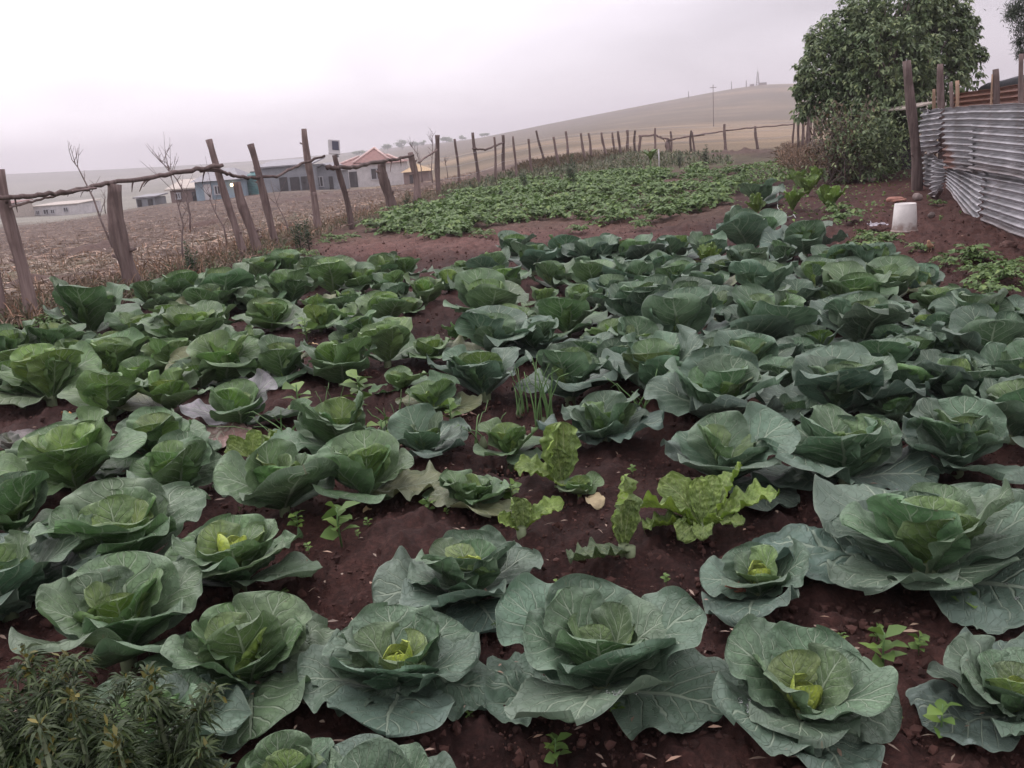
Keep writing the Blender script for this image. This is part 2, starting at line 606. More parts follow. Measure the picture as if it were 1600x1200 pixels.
MAT = {}
MAT['cab'] = cabbage_mat('cabbage_leaf')
MAT['chard'] = cabbage_mat('chard_leaf', wax=0.0, crinkle=0.9, rib=(0.45, 0.50, 0.25), veins=10.0, vein_mix=1.0)
MAT['stem'] = simple('cabbage_stem', (0.16, 0.20, 0.11), 0.6)
MAT['post'] = wood_mat('weathered_wood', (0.17, 0.125, 0.115), (0.27, 0.21, 0.19))
MAT['palewood'] = wood_mat('split_wood', (0.34, 0.23, 0.16), (0.48, 0.34, 0.25))
MAT['twig'] = simple('twig', (0.17, 0.13, 0.12), 0.9)
MAT['potato'] = leafy('potato_leaf', (0.125, 0.205, 0.062))
MAT['weed'] = leafy('weed_leaf', (0.12, 0.21, 0.05))
MAT['darkweed'] = leafy('dark_weed_leaf', (0.045, 0.085, 0.04))
MAT['hemp'] = leafy('narrow_leaf', (0.040, 0.068, 0.022), brown=(0.14, 0.12, 0.045))
MAT['flower'] = leafy('seed_head', (0.15, 0.14, 0.035))
MAT['onion'] = simple('onion_leaf', (0.11, 0.20, 0.07), 0.5)
MAT['tree'] = leafy('tree_leaf', (0.19, 0.255, 0.135), 0.5, 0.32)
MAT['pine'] = leafy('needle', (0.05, 0.075, 0.045), 0.3, 0.1)
MAT['drybrush'] = leafy('dry_leaf', (0.115, 0.085, 0.052), 0.4, 0.1)
MAT['drygrass'] = leafy('dry_grass', (0.26, 0.18, 0.13), 0.4, 0.1)
MAT['straw'] = leafy('straw', (0.30, 0.215, 0.165), 0.4, 0.05)
MAT['grass'] = leafy('grass', (0.125, 0.145, 0.085), 0.4, 0.15)

# ------------------------------------------------------------------ the ground: one sheet to the horizon
fence_px = [(-120, 545), (8, 505), (47, 500), (205, 458), (382, 405), (430, 388), (497, 362), (548, 354), (610, 332), (650, 320), (685, 304),
            (718, 290), (748, 289), (775, 283), (807, 274), (851, 255), (889, 246), (925, 250), (960, 240), (1000, 238)]
fence_w = [at(*p) for p in fence_px]
fy = np.array([p.y for p in fence_w])
fx = np.array([p.x for p in fence_w])
_o = np.argsort(fy)
fy, fx = fy[_o], fx[_o]


def left_of_fence(x, y):
    return np.interp(y, fy, fx, left=fx[0] - 0.0) - x          # >0 in the field


def clods(x, y):
    return 0.045 * fbm(x * 2.2, y * 2.2, 1, 3) + 0.040 * np.abs(fbm(x * 7, y * 7, 2, 3)) + 0.018 * np.abs(fbm(x * 22, y * 22, 3, 2)) - .05


def build_ground():
    tf = np.radians(np.concatenate([np.arange(-180, -42, 3.0), np.arange(-42, -37, 0.5), np.arange(-37, 37, 0.115), np.arange(37, 42, 0.5), np.arange(42, 180.1, 3.0)]))
    rr = np.concatenate([[0.05, 0.3, 0.7], np.exp(np.arange(math.log(1.1), math.log(45), 0.0105)), np.exp(np.linspace(math.log(46), math.log(2400), 130))])
    T_, R2 = np.meshgrid(tf, rr, indexing='ij')
    x, y = R2 * np.sin(T_), R2 * np.cos(T_)
    z = TZ(x, y)
    P = np.stack([x, y, z], -1).reshape(-1, 3)
    px, py, f = proj(P)
    px, py = px.reshape(x.shape), py.reshape(x.shape)
    lf = left_of_fence(x, y)
    wob = fbm(x * .5, y * .5, 5, 3)
    field = sstep(-0.15, 0.35, lf + wob * .3) * (y > 0)
    back = sstep(40, 44, R2 + wob)                                   # beyond the back fence
    near = sstep(26, 14, R2) * (1 - field)
    # clods in the dug soil, furrows and tussocks in the stubble field
    amp = np.where(R2 < 40, 1, 0)
    cl = clods(x, y)
    rough_soil = cl * near * sstep(0.4, 1.2, R2)
    fur = 0.015 * np.sin((x * 0.45 + y * 0.9) * 2 * math.pi / 0.9 + wob * 4) + 0.07 * fbm(x * 1.3, y * 1.3, 9, 4)
    z = z + rough_soil * amp + fur * field * sstep(90, 50, R2) + 0.02 * fbm(x * 3, y * 3, 12, 3) * (1 - near) * (1 - field) * sstep(60, 30, R2)
    # heaps of dark earth in the field and by the far bed
    hp = np.zeros_like(z)
    for (hx, hy, hr, hh) in ((165, 392, 42, .22), (60, 445, 45, .12), (150, 440, 60, .10), (335, 352, 40, .18), (405, 410, 30, .12), (925, 246, 30, .30), (1150, 243, 60, .2), (660, 292, 26, .12), (560, 300, 40, .15), (480, 312, 50, .2)):
        c = at(hx, hy)
        rad = hr / FPX * c.y
        g = np.exp(-(((x - c.x) / rad) ** 2 + ((y - c.y) / (rad * 1.3)) ** 2))
        z += hh * g * (1 + .5 * fbm(x * 3, y * 3, 21, 3))
        hp = np.maximum(hp, g)
    P[:, 2] = z.ravel()
    # soil, stubble, grass: what grows or lies where
    n1 = fbm(x * 1.1, y * 1.1, 31, 4)
    n2 = fbm(x * 6, y * 6, 37, 4)

    def colr(c):
        return np.array(c)[None, None] * np.ones(x.shape + (1,))

    def mixn(a, b, k):
        return a * (1 - k[..., None]) + b * k[..., None]
    soil = mixn(colr((0.027, 0.0115, 0.0092)), colr((0.058, 0.0255, 0.0200)), np.clip(.5 + .5 * n1, 0, 1))
    strip = sstep(60, 0, np.abs(py - (378 + (px - 640) * -0.06)) * 1.6) * sstep(440, 520, px) * sstep(1120, 900, px)
    soil = mixn(soil, colr((0.135, 0.068, 0.056)), strip * (0.8 + .2 * n1).clip(0, 1))
    soil = mixn(soil, colr((0.072, 0.031, 0.024)), sstep(1290, 1370, px) * sstep(9, 11, R2) * sstep(480, 440, py) * .8)
    bed = sstep(14, 17, R2)
    soil = mixn(soil, colr((0.100, 0.062, 0.045)), bed * (px < 1150) * .7)
    gr = colr((0.095, 0.10, 0.055))
    soil = mixn(soil, gr, sstep(27, 33, R2) * .7 * np.clip(.6 + .5 * n1, 0, 1))
    soil = mixn(soil, colr((0.15, 0.115, 0.08)), sstep(21, 26, R2) * sstep(1180, 1260, px) * .7)
    stub = mixn(colr((0.066, 0.042, 0.033)), colr((0.135, 0.092, 0.070)), np.clip(.5 + .45 * n1 + .35 * n2, 0, 1))
    stub = mixn(stub, colr((0.14, 0.135, 0.075)), np.clip(.1 + .6 * fbm(x * .35, y * .35, 41, 3), 0, .6) * sstep(40, 20, R2))
    col = mixn(soil, stub, field)
    col = mixn(col, colr((0.085, 0.050, 0.042)), np.clip(hp * 1.2, 0, .85))
    # beyond: tan hill to the right, grey-green valley to the left
    th = np.degrees(T_)
    lr = np.log(np.maximum(R2, 1))
    band = vnoise(lr * 9 + th * .08, th * .05, 51) * .5 + vnoise(lr * 21 + th * .11, th * .09, 52) * .3 + fbm(x * .012, y * .012, 53, 4) * .35
    hill = mixn(colr((0.120, 0.094, 0.062)), colr((0.250, 0.182, 0.115)), np.clip(.42 + 1.1 * band + .35 * fbm(x * .06, y * .06, 57, 3), 0, 1))
    hill = mixn(hill, colr((0.125, 0.100, 0.075)), sstep(330, 480, R2 + band * 120) * sstep(11, 4, th + band * 6) * .8)
    hill = mixn(hill, colr((0.19, 0.145, 0.125)), sstep(.25, .6, band) * sstep(150, 60, R2) * .6)
    val = mixn(colr((0.165, 0.158, 0.130)), colr((0.24, 0.225, 0.185)), np.clip(.5 + .7 * band, 0, 1))
    far = mixn(val, hill, sstep(-13, -3, th + band * 3))
    k = np.where(lf > 0, sstep(75, 115, R2 + wob * 6), back)
    k = np.where(th < -3, sstep(78, 110, R2 + wob * 8), k)
    k = np.where(th > 24, sstep(34, 44, R2), k)
    col = mixn(col, far, k)
    ni, nj = x.shape
    i = np.arange(ni - 1)[:, None] * nj
    j = np.arange(nj - 1)[None]
    F = np.stack([i + j, i + nj + j, i + nj + j + 1, i + j + 1], -1).reshape(-1, 4)
    m, t, b = new_mat('earth')
    at_ = N(t, 'ShaderNodeVertexColor', layer_name='Col')
    tcn = N(t, 'ShaderNodeTexCoord')
    na = N(t, 'ShaderNodeTexNoise', i_Scale=55.0, i_Detail=5.0, i_Roughness=0.7)
    nb = N(t, 'ShaderNodeTexNoise', i_Scale=9.0, i_Detail=6.0, i_Roughness=0.65)
    t.links.new(tcn.outputs['Object'], na.inputs['Vector'])
    t.links.new(tcn.outputs['Object'], nb.inputs['Vector'])
    v = mixc(t, 1.0, at_.outputs[0], ramp(t, na.outputs[0], [(0.28, .45), (0.5, .95), (0.72, 1.6)]), 'MULTIPLY')
    v = mixc(t, 1.0, v, ramp(t, nb.outputs[0], [(0.3, .6), (0.7, 1.35)]), 'MULTIPLY')
    t.links.new(v, b.inputs['Base Color'])
    b.inputs['Roughness'].default_value = 0.88
    b.inputs['Specular IOR Level'].default_value = 0.22
    bp = N(t, 'ShaderNodeBump', i_Strength=0.9, i_Distance=0.012)
    t.links.new(mathn(t, 'ADD', na.outputs[0], nb.outputs[0]), bp.inputs['Height'])
    t.links.new(bp.outputs[0], b.inputs['Normal'])
    me = mesh('ground', P, F, m)
    ca = me.color_attributes.new('Col', 'FLOAT_COLOR', 'POINT')
    c4 = np.concatenate([np.clip(col, 0, 1), np.ones(x.shape + (1,))], -1).astype(np.float32)
    ca.data.foreach_set('color', c4.ravel())
    o = link('ground', me)
    o['kind'] = 'structure'


build_ground()

# damp air: one box of even fog
hz = MB()
hz.box((0, 0, 8), 4900, 4900, 116)
hm = bpy.data.materials.new('haze')
hm.use_nodes = True
t = hm.node_tree
t.nodes.remove(t.nodes['Principled BSDF'])
pv = N(t, 'ShaderNodeVolumePrincipled')
pv.inputs['Color'].default_value = (0.97, 0.93, 0.96, 1)
pv.inputs['Density'].default_value = 0.0008
t.links.new(pv.outputs[0], t.nodes['Material Output'].inputs['Volume'])
haze = hz.build('haze', hm, smooth=False)
haze['kind'] = 'stuff'


# ------------------------------------------------------------------ houses across the field
def wallmat(name, c, n=.2):
    return simple(name, c, 0.85, 1.5, n, bump=0.1)


MAT['w_white'] = wallmat('white_wall', (0.50, 0.48, 0.48))
MAT['w_grey'] = wallmat('grey_plaster', (0.24, 0.25, 0.27))
MAT['w_blue'] = wallmat('blue_wall', (0.24, 0.31, 0.36))
MAT['w_mud'] = wallmat('mud_wall', (0.22, 0.16, 0.145))
MAT['r_red'] = simple('red_roof', (0.22, 0.115, 0.10), 0.7, 3.0, .25)
MAT['r_grey'] = simple('grey_roof', (0.24, 0.235, 0.25), 0.6, 3.0, .25)
MAT['r_light'] = simple('light_roof', (0.40, 0.35, 0.30), 0.6, 3.0, .2)
MAT['r_thatch'] = simple('thatch', (0.44, 0.32, 0.19), 0.9, 9.0, .3)
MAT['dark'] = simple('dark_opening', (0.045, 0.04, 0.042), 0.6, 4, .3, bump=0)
MAT['ridge'] = simple('pale_ridge', (0.55, 0.40, 0.36), 0.6, 3, .2)
MAT['teal'] = simple('teal_plastic', (0.06, 0.16, 0.16), 0.5, 3, .15)
MAT['frame'] = simple('window_frame', (0.42, 0.42, 0.44), 0.6, 3, .15)


def house(name, label, cat, px0, px1, pybase, d, hpx, deep, wall, roof, kind, rhpx, opens=(), over=0.35, group=None):
    """front wall spans px0..px1 with its foot at pybase, d metres away; heights given in photo pixels"""
    a, b = pt(px0, pybase, d), pt(px1, pybase, d)
    wd = b.x - a.x
    zb = tz((a.x + b.x) / 2, d)
    h = hpx / FPX * d
    rh = rhpx / FPX * d
    o = thing(name, label, cat, ((a.x + b.x) / 2, d, zb), 0, group)
    m = MB()
    m.box((0, deep / 2, h / 2 - 0.4), wd, deep, h + 0.8)
    m.build('wall', MAT[wall], o, False)
    x, y0, y1 = wd / 2 + over, -over, deep + over
    e = h + 0.03
    m = MB()
    th = 0.12
    if kind == 'hip':
        k = min(x * .55, (y1 - y0) / 2)
        V = [(-x, y0, e), (x, y0, e), (x, y1, e), (-x, y1, e), (-x + k, (y0 + y1) / 2, e + rh), (x - k, (y0 + y1) / 2, e + rh)]
        m.add(np.array(V), [(0, 1, 5, 4), (2, 3, 4, 5), (3, 2, 1, 0)])
        m.add(np.array(V), [(1, 2, 5), (3, 0, 4)])
    elif kind == 'pyramid':
        V = [(-x, y0, e), (x, y0, e), (x, y1, e), (-x, y1, e), (0, (y0 + y1) / 2, e + rh)]
        m.add(np.array(V), [(0, 1, 4), (1, 2, 4), (2, 3, 4), (3, 0, 4)])
        m.add(np.array(V), [(3, 2, 1, 0)])
    elif kind == 'shed':
        V = [(-x, y0, e), (x, y0, e), (x, y1, e + rh), (-x, y1, e + rh), (-x, y0, e + th), (x, y0, e + th), (x, y1, e + rh + th), (-x, y1, e + rh + th)]
        m.add(np.array(V), [(3, 2, 1, 0), (4, 5, 6, 7), (0, 1, 5, 4), (1, 2, 6, 5), (2, 3, 7, 6), (3, 0, 4, 7)])
    else:                                                          # gable towards the viewer
        V = [(-x, y0, e), (0, y0, e + rh), (x, y0, e), (-x, y1, e), (0, y1, e + rh), (x, y1, e)]
        V2 = [(a_, b_, c_ + th) for a_, b_, c_ in V]
        m.add(np.array(V + V2), [(0, 3, 4, 1), (1, 4, 5, 2), (6, 7, 10, 9), (7, 8, 11, 10), (0, 1, 7, 6), (1, 2, 8, 7), (3, 9, 10, 4), (4, 10, 11, 5), (0, 6, 9, 3), (2, 5, 11, 8)])
        g = MB()
        g.add(np.array([(-wd / 2, 0.02, h), (wd / 2, 0.02, h), (0, 0.02, h + rh * .94), (-wd / 2, deep, h), (wd / 2, deep, h), (0, deep, h + rh * .94)]), [(0, 1, 2), (5, 4, 3)])
        g.build('gable', MAT[wall], o, False)
    rf = m.build('roof', MAT[roof], o, False)
    if roof == 'r_red':
        for (p, q) in ((0, 4), (1, 5), (4, 5)) if kind == 'hip' else ((0, 4), (1, 4)):
            c = MB()
            A, B = Vector(V[p]), Vector(V[q])
            c.tube([A + Vector((0, 0, .05)), B + Vector((0, 0, .05))], 0.13, 6)
            c.build('ridge_cap', MAT['ridge'], rf)
    for (nm, x0, x1, z0, z1, mt) in opens:                         # in photo pixels from the wall's left foot
        s = 1 / FPX * d
        c = ((x0 + x1) / 2 * s - wd / 2, -0.03, (z0 + z1) / 2 * s)
        m = MB()
        m.box(c, (x1 - x0) * s, 0.1, (z1 - z0) * s)
        ob = m.build(nm, MAT[mt], o, False)
        if nm == 'window':
            f = MB()
            W2, H2 = (x1 - x0) * s, (z1 - z0) * s
            f.box((c[0], -0.06, c[2] + H2 / 2 + .05), W2 + .24, .16, .1)
            f.box((c[0], -0.06, c[2] - H2 / 2 - .05), W2 + .24, .16, .1)
            f.box((c[0] - W2 / 2 - .05, -0.06, c[2]), .1, .16, H2)
            f.box((c[0] + W2 / 2 + .05, -0.06, c[2]), .1, .16, H2)
            f.box((c[0], -0.05, c[2]), .08, .12, H2)
            f.build('frame', MAT['frame'], ob, False)
    return o


red = house('house', 'white walled house under a red hipped roof across the stubble field', 'house', 531, 630, 291, 108, 33, 8, 'w_white', 'r_red', 'hip', 11,
            [('door', 16, 28, 0, 24, 'dark'), ('window', 50, 66, 11, 26, 'dark'), ('side_door', 3, 10, 0, 19, 'w_mud')])
# its higher roof over the middle
m = MB()
e = 33 / FPX * 108 + .25
xx = [-1.6, 3.4]
V = [(-1.9, .3, e), (2.5, .3, e), (2.5, 7.4, e), (-1.9, 7.4, e), (0.3, 3.9, e + 1.55)]
m.add(np.array(V), [(0, 1, 4), (1, 2, 4), (2, 3, 4), (3, 0, 4)])
ur = m.build('upper_roof', MAT['r_red'], red, False)
for q in (0, 1):
    c = MB()
    c.tube([Vector(V[q]) + Vector((0, 0, .05)), Vector(V[4]) + Vector((0, 0, .05))], 0.13, 6)
    c.build('ridge_cap', MAT['ridge'], ur)
house('house', 'long grey building with a sloping sheet roof and dark open veranda', 'house', 408, 488, 300, 92, 36, 7, 'w_grey', 'r_grey', 'shed', 8,
      [('opening', 30, 42, 0, 21, 'dark'), ('opening', 46, 60, 0, 20, 'dark'), ('opening', 63, 76, 0, 20, 'dark')])
house('house', 'small grey gabled house with barred window beside the red roofed house', 'house', 488, 530, 296, 96, 26, 7, 'w_grey', 'r_grey', 'gable', 11,
      [('window', 9, 17, 6, 19, 'dark'), ('door', 27, 33, 0, 19, 'dark')])
house('house', 'blue walled cottage with grey roof and white door behind the bent fence post', 'house', 308, 374, 313, 82, 27, 6, 'w_blue', 'r_grey', 'hip', 17,
      [('door', 13, 24, 0, 23, 'w_white'), ('window', 30, 37, 8, 19, 'dark')])
house('shed', 'low brown shed with a bright pale roof left of the blue cottage', 'shed', 268, 308, 314, 84, 18, 4, 'w_mud', 'r_light', 'shed', 12,
      [('window', 9, 14, 6, 13, 'dark'), ('door', 33, 38, 0, 14, 'dark')])
house('shed', 'tiny grey shed with two dark doorways standing among scrub on the left', 'shed', 214, 243, 322, 86, 12, 3, 'w_grey', 'r_grey', 'shed', 2,
      [('door', 2, 8, 0, 10, 'dark'), ('door', 18, 25, 0, 10, 'dark')], .2)
house('house', 'far white building with a row of dark windows at the left edge of the field', 'house', 52, 124, 336, 150, 15, 9, 'w_white', 'r_light', 'shed', 2,
      [('window', 6, 10, 4, 9, 'dark'), ('window', 17, 24, 4, 10, 'dark'), ('window', 28, 33, 4, 9, 'dark'), ('window', 48, 54, 5, 11, 'dark')], .2)
house('house', 'far pale house cut by the left picture edge behind the fence post', 'house', -60, 9, 346, 140, 17, 9, 'r_light', 'r_red', 'shed', 3, [('window', 45, 50, 5, 11, 'dark')], .2)
house('hut', 'small brown hut with a thatched roof beside the red roofed house', 'hut', 632, 672, 290, 100, 20, 4, 'w_mud', 'r_thatch', 'pyramid', 11, [('door', 9, 14, 0, 16, 'dark')], .3)
# rain tank
p = pt(399, 302, 86)
tk = thing('rain_tank', 'dark teal rain tank beside the grey veranda building', 'water tank', (p.x, 86, tz(p.x, 86)))
m = MB()
prof = [(0, 2.0), (.25, 2.0), (.3, 1.92), (.75, 1.8)]
for k in range(12):
    z = 1.75 - k * .15
    prof += [(.82, z), (.82, z - .08), (.79, z - .1), (.79, z - .14)]
m.lathe(prof + [(.8, -.3)], 20)
m.build('body', MAT['teal'], tk)
m = MB()
m.lathe([(0, 2.1), (.22, 2.1), (.24, 2.0), (.24, 1.98)], 16)
m.build('lid', MAT['dark'], tk)
# lit bulb under the blue cottage's eave
p = pt(362, 289, 81.7)
em, t, b = new_mat('lit_bulb')
b.inputs['Emission Color'].default_value = (1, .78, .42, 1)
b.inputs['Emission Strength'].default_value = 3.0
lb = thing('light_bulb', 'lit yellow bulb under the eave of the blue cottage', 'lamp', p)
m = MB()
m.lathe([(0, .16), (.09, .13), (.13, .04), (.13, -.05), (.08, -.12), (0, -.14)], 14)
m.build('bulb', em, lb)
m = MB()
m.lathe([(0, .30), (.06, .3), (.07, .15), (0, .15)], 10)
m.build('socket', MAT['dark'], lb)


# ------------------------------------------------------------------ far ridge: trees, poles, mast
def small_tree(px, py, wpx, hpx, d, label, group):
    p = at(px, py) if d is None else pt(px, py, d)
    d = p.y
    z = tz(p.x, p.y)
    H_, W_ = hpx / FPX * d, wpx / FPX * d
    o = thing('tree', label, 'tree', (p.x, p.y, z), 0, group)
    m = MB()
    m.tube([(0, 0, -1), (W_ * .03, 0, H_ * .35), (0, 0, H_ * .7)], [H_ * .04, H_ * .03, H_ * .015], 6)
    m.build('trunk', MAT['twig'], o)
    m = MB()
    n = 500
    k = 6
    cen = rng.normal(0, 1, (k, 3)) * np.array([W_ * .22, W_ * .2, H_ * .13]) + np.array([0, 0, H_ * .68])
    q = cen[rng.integers(0, k, n)] + rng.normal(0, 1, (n, 3)) * np.array([W_ * .14, W_ * .14, H_ * .1])
    leafcloud(m, q, rng.normal(0, 1, (n, 3)), W_ * .13, W_ * .05, rng)
    m.build('crown', MAT['tree'], o)


for (px, py, wp, hp) in ((605, 231, 17, 11), (628, 230, 15, 12), (648, 227, 12, 8), (661, 226, 9, 9), (697, 222, 18, 9), (722, 220, 10, 7), (757, 216, 12, 6), (560, 236, 16, 6)):
    small_tree(px, py, wp, hp, 800, 'dark rounded tree on the hazy ridge behind the houses', 'trees along the far ridge')


def pole(px, pyb, pyt, d, label, arm=True, nm='utility_pole', cat='power pole', wpx=1.6):
    p = pt(px, pyb, d)
    z = tz(p.x, p.y)
    H_ = (pyb - pyt) / FPX * d
    o = thing(nm, label, cat, (p.x, p.y, z))
    m = MB()
    m.tube([(0, 0, -2), (0, 0, H_ * .5), (0, 0, H_)], [wpx / FPX * d / 2, wpx / FPX * d * .42, wpx / FPX * d * .35], 7)
    m.build('pole', MAT['twig'], o)
    if arm:
        m = MB()
        m.box((0, 0, H_ * .93), H_ * .16, H_ * .012, H_ * .014)
        m.build('crossarm', MAT['twig'], o, False)


pole(1115, 206, 146, 230, 'tall thin power pole on the slope of the tan hill', True, wpx=1.3)
pole(1076, 152, 142, 655, 'leftmost short pole on the crest of the tan hill', False)
pole(1143, 141, 129, 668, 'middle pole on the crest left of the mast', False)
pole(1166, 137, 127, 672, 'pole on the crest closest to the mast', False)
pole(397, 262, 252, 500, 'thin distant pole in the misty valley above the grey building', False)
p = pt(1184, 134, 678)
z = tz(p.x, p.y)
mast = thing('radio_mast', 'lattice radio mast with huts on top of the tan hill', 'mast', (p.x, p.y, z))
m = MB()
for sx, sy in ((-1, -1), (1, -1), (1, 1), (-1, 1)):
    m.tube([(sx * 1.1, sy * 1.1, -1), (sx * .25, sy * .25, 9.5)], .16, 5)
for k in range(6):
    z0, z1 = k * 1.5, k * 1.5 + 1.5
    w0, w1 = 1.1 - .09 * z0, 1.1 - .09 * z1
    for sx, sy, ex, ey in ((-1, -1, 1, -1), (1, -1, 1, 1), (1, 1, -1, 1), (-1, 1, -1, -1)):
        m.tube([(sx * w0, sy * w0, z0), (ex * w1, ey * w1, z1)], .09, 4)
m.tube([(0, 0, 9), (0, 0, 13)], .1, 5)
m.build('lattice', MAT['twig'], mast)
m = MB()
m.box((4.2, 2, .6), 4.5, 4, 2.2)
m.box((-3.6, 2, .5), 2.5, 3.0, 1.8)
m.build('hut', MAT['w_mud'], mast, False)
m = MB()
m.box((4.2, 2, 1.85), 4.9, 4.4, .25)
m.build('roof', MAT['r_grey'], mast, False)


# ------------------------------------------------------------------ cabbages
def leaf_grid(L, W, th0, th1, pw, cup, ruf, nruf, puck, rg, nu, nv, petiole=0.09, broad=0.6, side=0.0, twist=0.0, vseed=0.0, veins=7.0, scal=0.05, blister=0.0):
    u = 1 - (1 - np.linspace(0, 1, nu)) ** 1.55
    v = np.linspace(-1, 1, nv)
    v = np.sign(v) * (1 - (1 - np.abs(v)) ** 1.25)
    th = th0 + (th1 - th0) * u ** pw
    du = np.diff(u, prepend=0)
    r = np.cumsum(np.cos(th) * du) * L
    z = np.cumsum(np.sin(th) * du) * L
    Tr, Tz = -np.sin(th), np.cos(th)
    f = np.where(u < broad, 1 - np.clip((broad - u) / (broad * 0.98), 0, 1) ** 2.3, 1 - ((u - broad) / (1 - broad)) ** 2.6)
    f = np.sqrt(np.clip(f, 0, 1))
    f = f * (0.55 + 0.45 * sstep(0, .5, u)) if petiole > 0.05 else f
    f = np.maximum(f, petiole * (1 - u) * 1.1)
    U, V = np.meshgrid(u, v, indexing='ij')
    fl, fr = (1 + scal * (vnoise(u * 7 + 9.1, u * 0 + rg.random() * 99, 3) + .22 * vnoise(u * 17, u * 0 + rg.random() * 99, 4))) , (1 + scal * (vnoise(u * 7, u * 0 + rg.random() * 99, 5) + .22 * vnoise(u * 17, u * 0 + rg.random() * 99, 6)))
    fm = np.where(V < 0, (f * fl)[:, None], (f * fr)[:, None])
    cu = cup * (1.25 - 0.55 * U)
    ang = np.maximum(cu, 0.02) * V
    lat = W * fm * np.sin(ang) / np.maximum(cu, .02)
    nor = W * fm * (1 - np.cos(ang)) / np.maximum(cu, .02)
    p1, p2 = rg.random(2) * 6.28
    ph = np.where(V < 0, p1, p2)
    av = np.abs(V)
    wave = np.sin(6.283 * nruf * U + ph) + 0.55 * np.sin(6.283 * nruf * 1.9 * U + ph * 1.7) + .15 * np.sin(6.283 * nruf * 3.3 * U + ph * .6)
    nor = nor + ruf * W * av ** 2.6 * wave * sstep(.12, .5, U)
    cc = U - 0.42 * av ** .85
    nor = nor + puck * L * -np.cos(6.283 * (cc * veins + (V > 0) * .5 + vseed + .5)) * sstep(0, .25, av) * (1 - av ** 3) * sstep(.1, .3, U)
    nor = nor + puck * L * 1.2 * fbm(U * 5 + rg.random() * 50, V * 4, 7, 2)
    if blister:
        nor = nor + blister * L * (np.abs(fbm(U * 9 + p1, V * 5, 8, 2)) - .3) * sstep(0, .12, av)
    nor = nor - 0.02 * L * np.exp(-(V / .09) ** 2) * (1 - U)          # grooved midrib
    if twist:
        ta = twist * U
        lat, nor = lat * np.cos(ta) - nor * np.sin(ta), lat * np.sin(ta) + nor * np.cos(ta)
    lat = lat + side * L * U ** 2
    P = np.stack([r[:, None] + Tr[:, None] * nor, lat, z[:, None] + Tz[:, None] * nor], -1)
    uvn = np.stack([V * .5 + .5, U], -1).reshape(-1, 2)
    uvp = np.stack([W / L * V * fm, U], -1).reshape(-1, 2)
    i = np.arange(nu - 1)[:, None] * nv
    j = np.arange(nv - 1)[None]
    F = np.stack([i + j, i + j + 1, i + nv + j + 1, i + nv + j], -1).reshape(-1, 4)
    return P.reshape(-1, 3), F, uvn, uvp


def rotz(P, a):
    c, s = math.cos(a), math.sin(a)
    return np.stack([P[:, 0] * c - P[:, 1] * s, P[:, 0] * s + P[:, 1] * c, P[:, 2]], -1)


PAL = {   # outer leaf, inner leaf, heart
    'b': ((0.098, 0.166, 0.120), (0.100, 0.205, 0.076), (0.20, 0.31, 0.055)),
    'g': ((0.092, 0.172, 0.080), (0.120, 0.240, 0.058), (0.24, 0.36, 0.065)),
    'y': ((0.115, 0.210, 0.080), (0.180, 0.325, 0.060), (0.29, 0.41, 0.080)),
    'p': ((0.19, 0.15, 0.16), (0.15, 0.17, 0.12), (0.22, 0.20, 0.13)),
}
YEL = (0.36, 0.46, 0.07)
deg = math.radians


WATER, _t, _b = new_mat('water')
_b.inputs['Transmission Weight'].default_value = 1.0
_b.inputs['IOR'].default_value = 1.33
_b.inputs['Roughness'].default_value = 0.02
_sp = np.array([(math.cos(a) * math.cos(e), math.sin(a) * math.cos(e), math.sin(e)) for e in (-1.2, -.6, 0, .6, 1.2) for a in np.arange(8) * math.pi / 4])
_sf = np.array([(i * 8 + j, i * 8 + (j + 1) % 8, i * 8 + 8 + (j + 1) % 8, i * 8 + 8 + j) for i in range(4) for j in range(8)])
_sf2 = np.array([(32 + j, 32 + (j + 1) % 8, 32 + (j + 2) % 8) for j in range(8)])


def water_beads(o, leaves, s, which, rg):
    for k in which:
        P = leaves[k][0] * s
        nv_ = int(round(math.sqrt(len(P) * .9)))
        c = P[rg.integers(int(len(P) * .45), int(len(P) * .8))]
        m = MB()
        near_ = np.argsort(np.linalg.norm(P - c, axis=1))[:60]
        for q in rg.choice(near_, 24):
            r = .0015 + .005 * rg.random() ** 3
            m.add(P[q] + rg.normal(0, .006, 3) * [1, 1, 0] + [0, 0, r * .8] + _sp * r * [1.1, 1.1, .8], _sf)
        ob = m.build('water_drops', WATER, o)
        ob['kind'] = 'stuff'


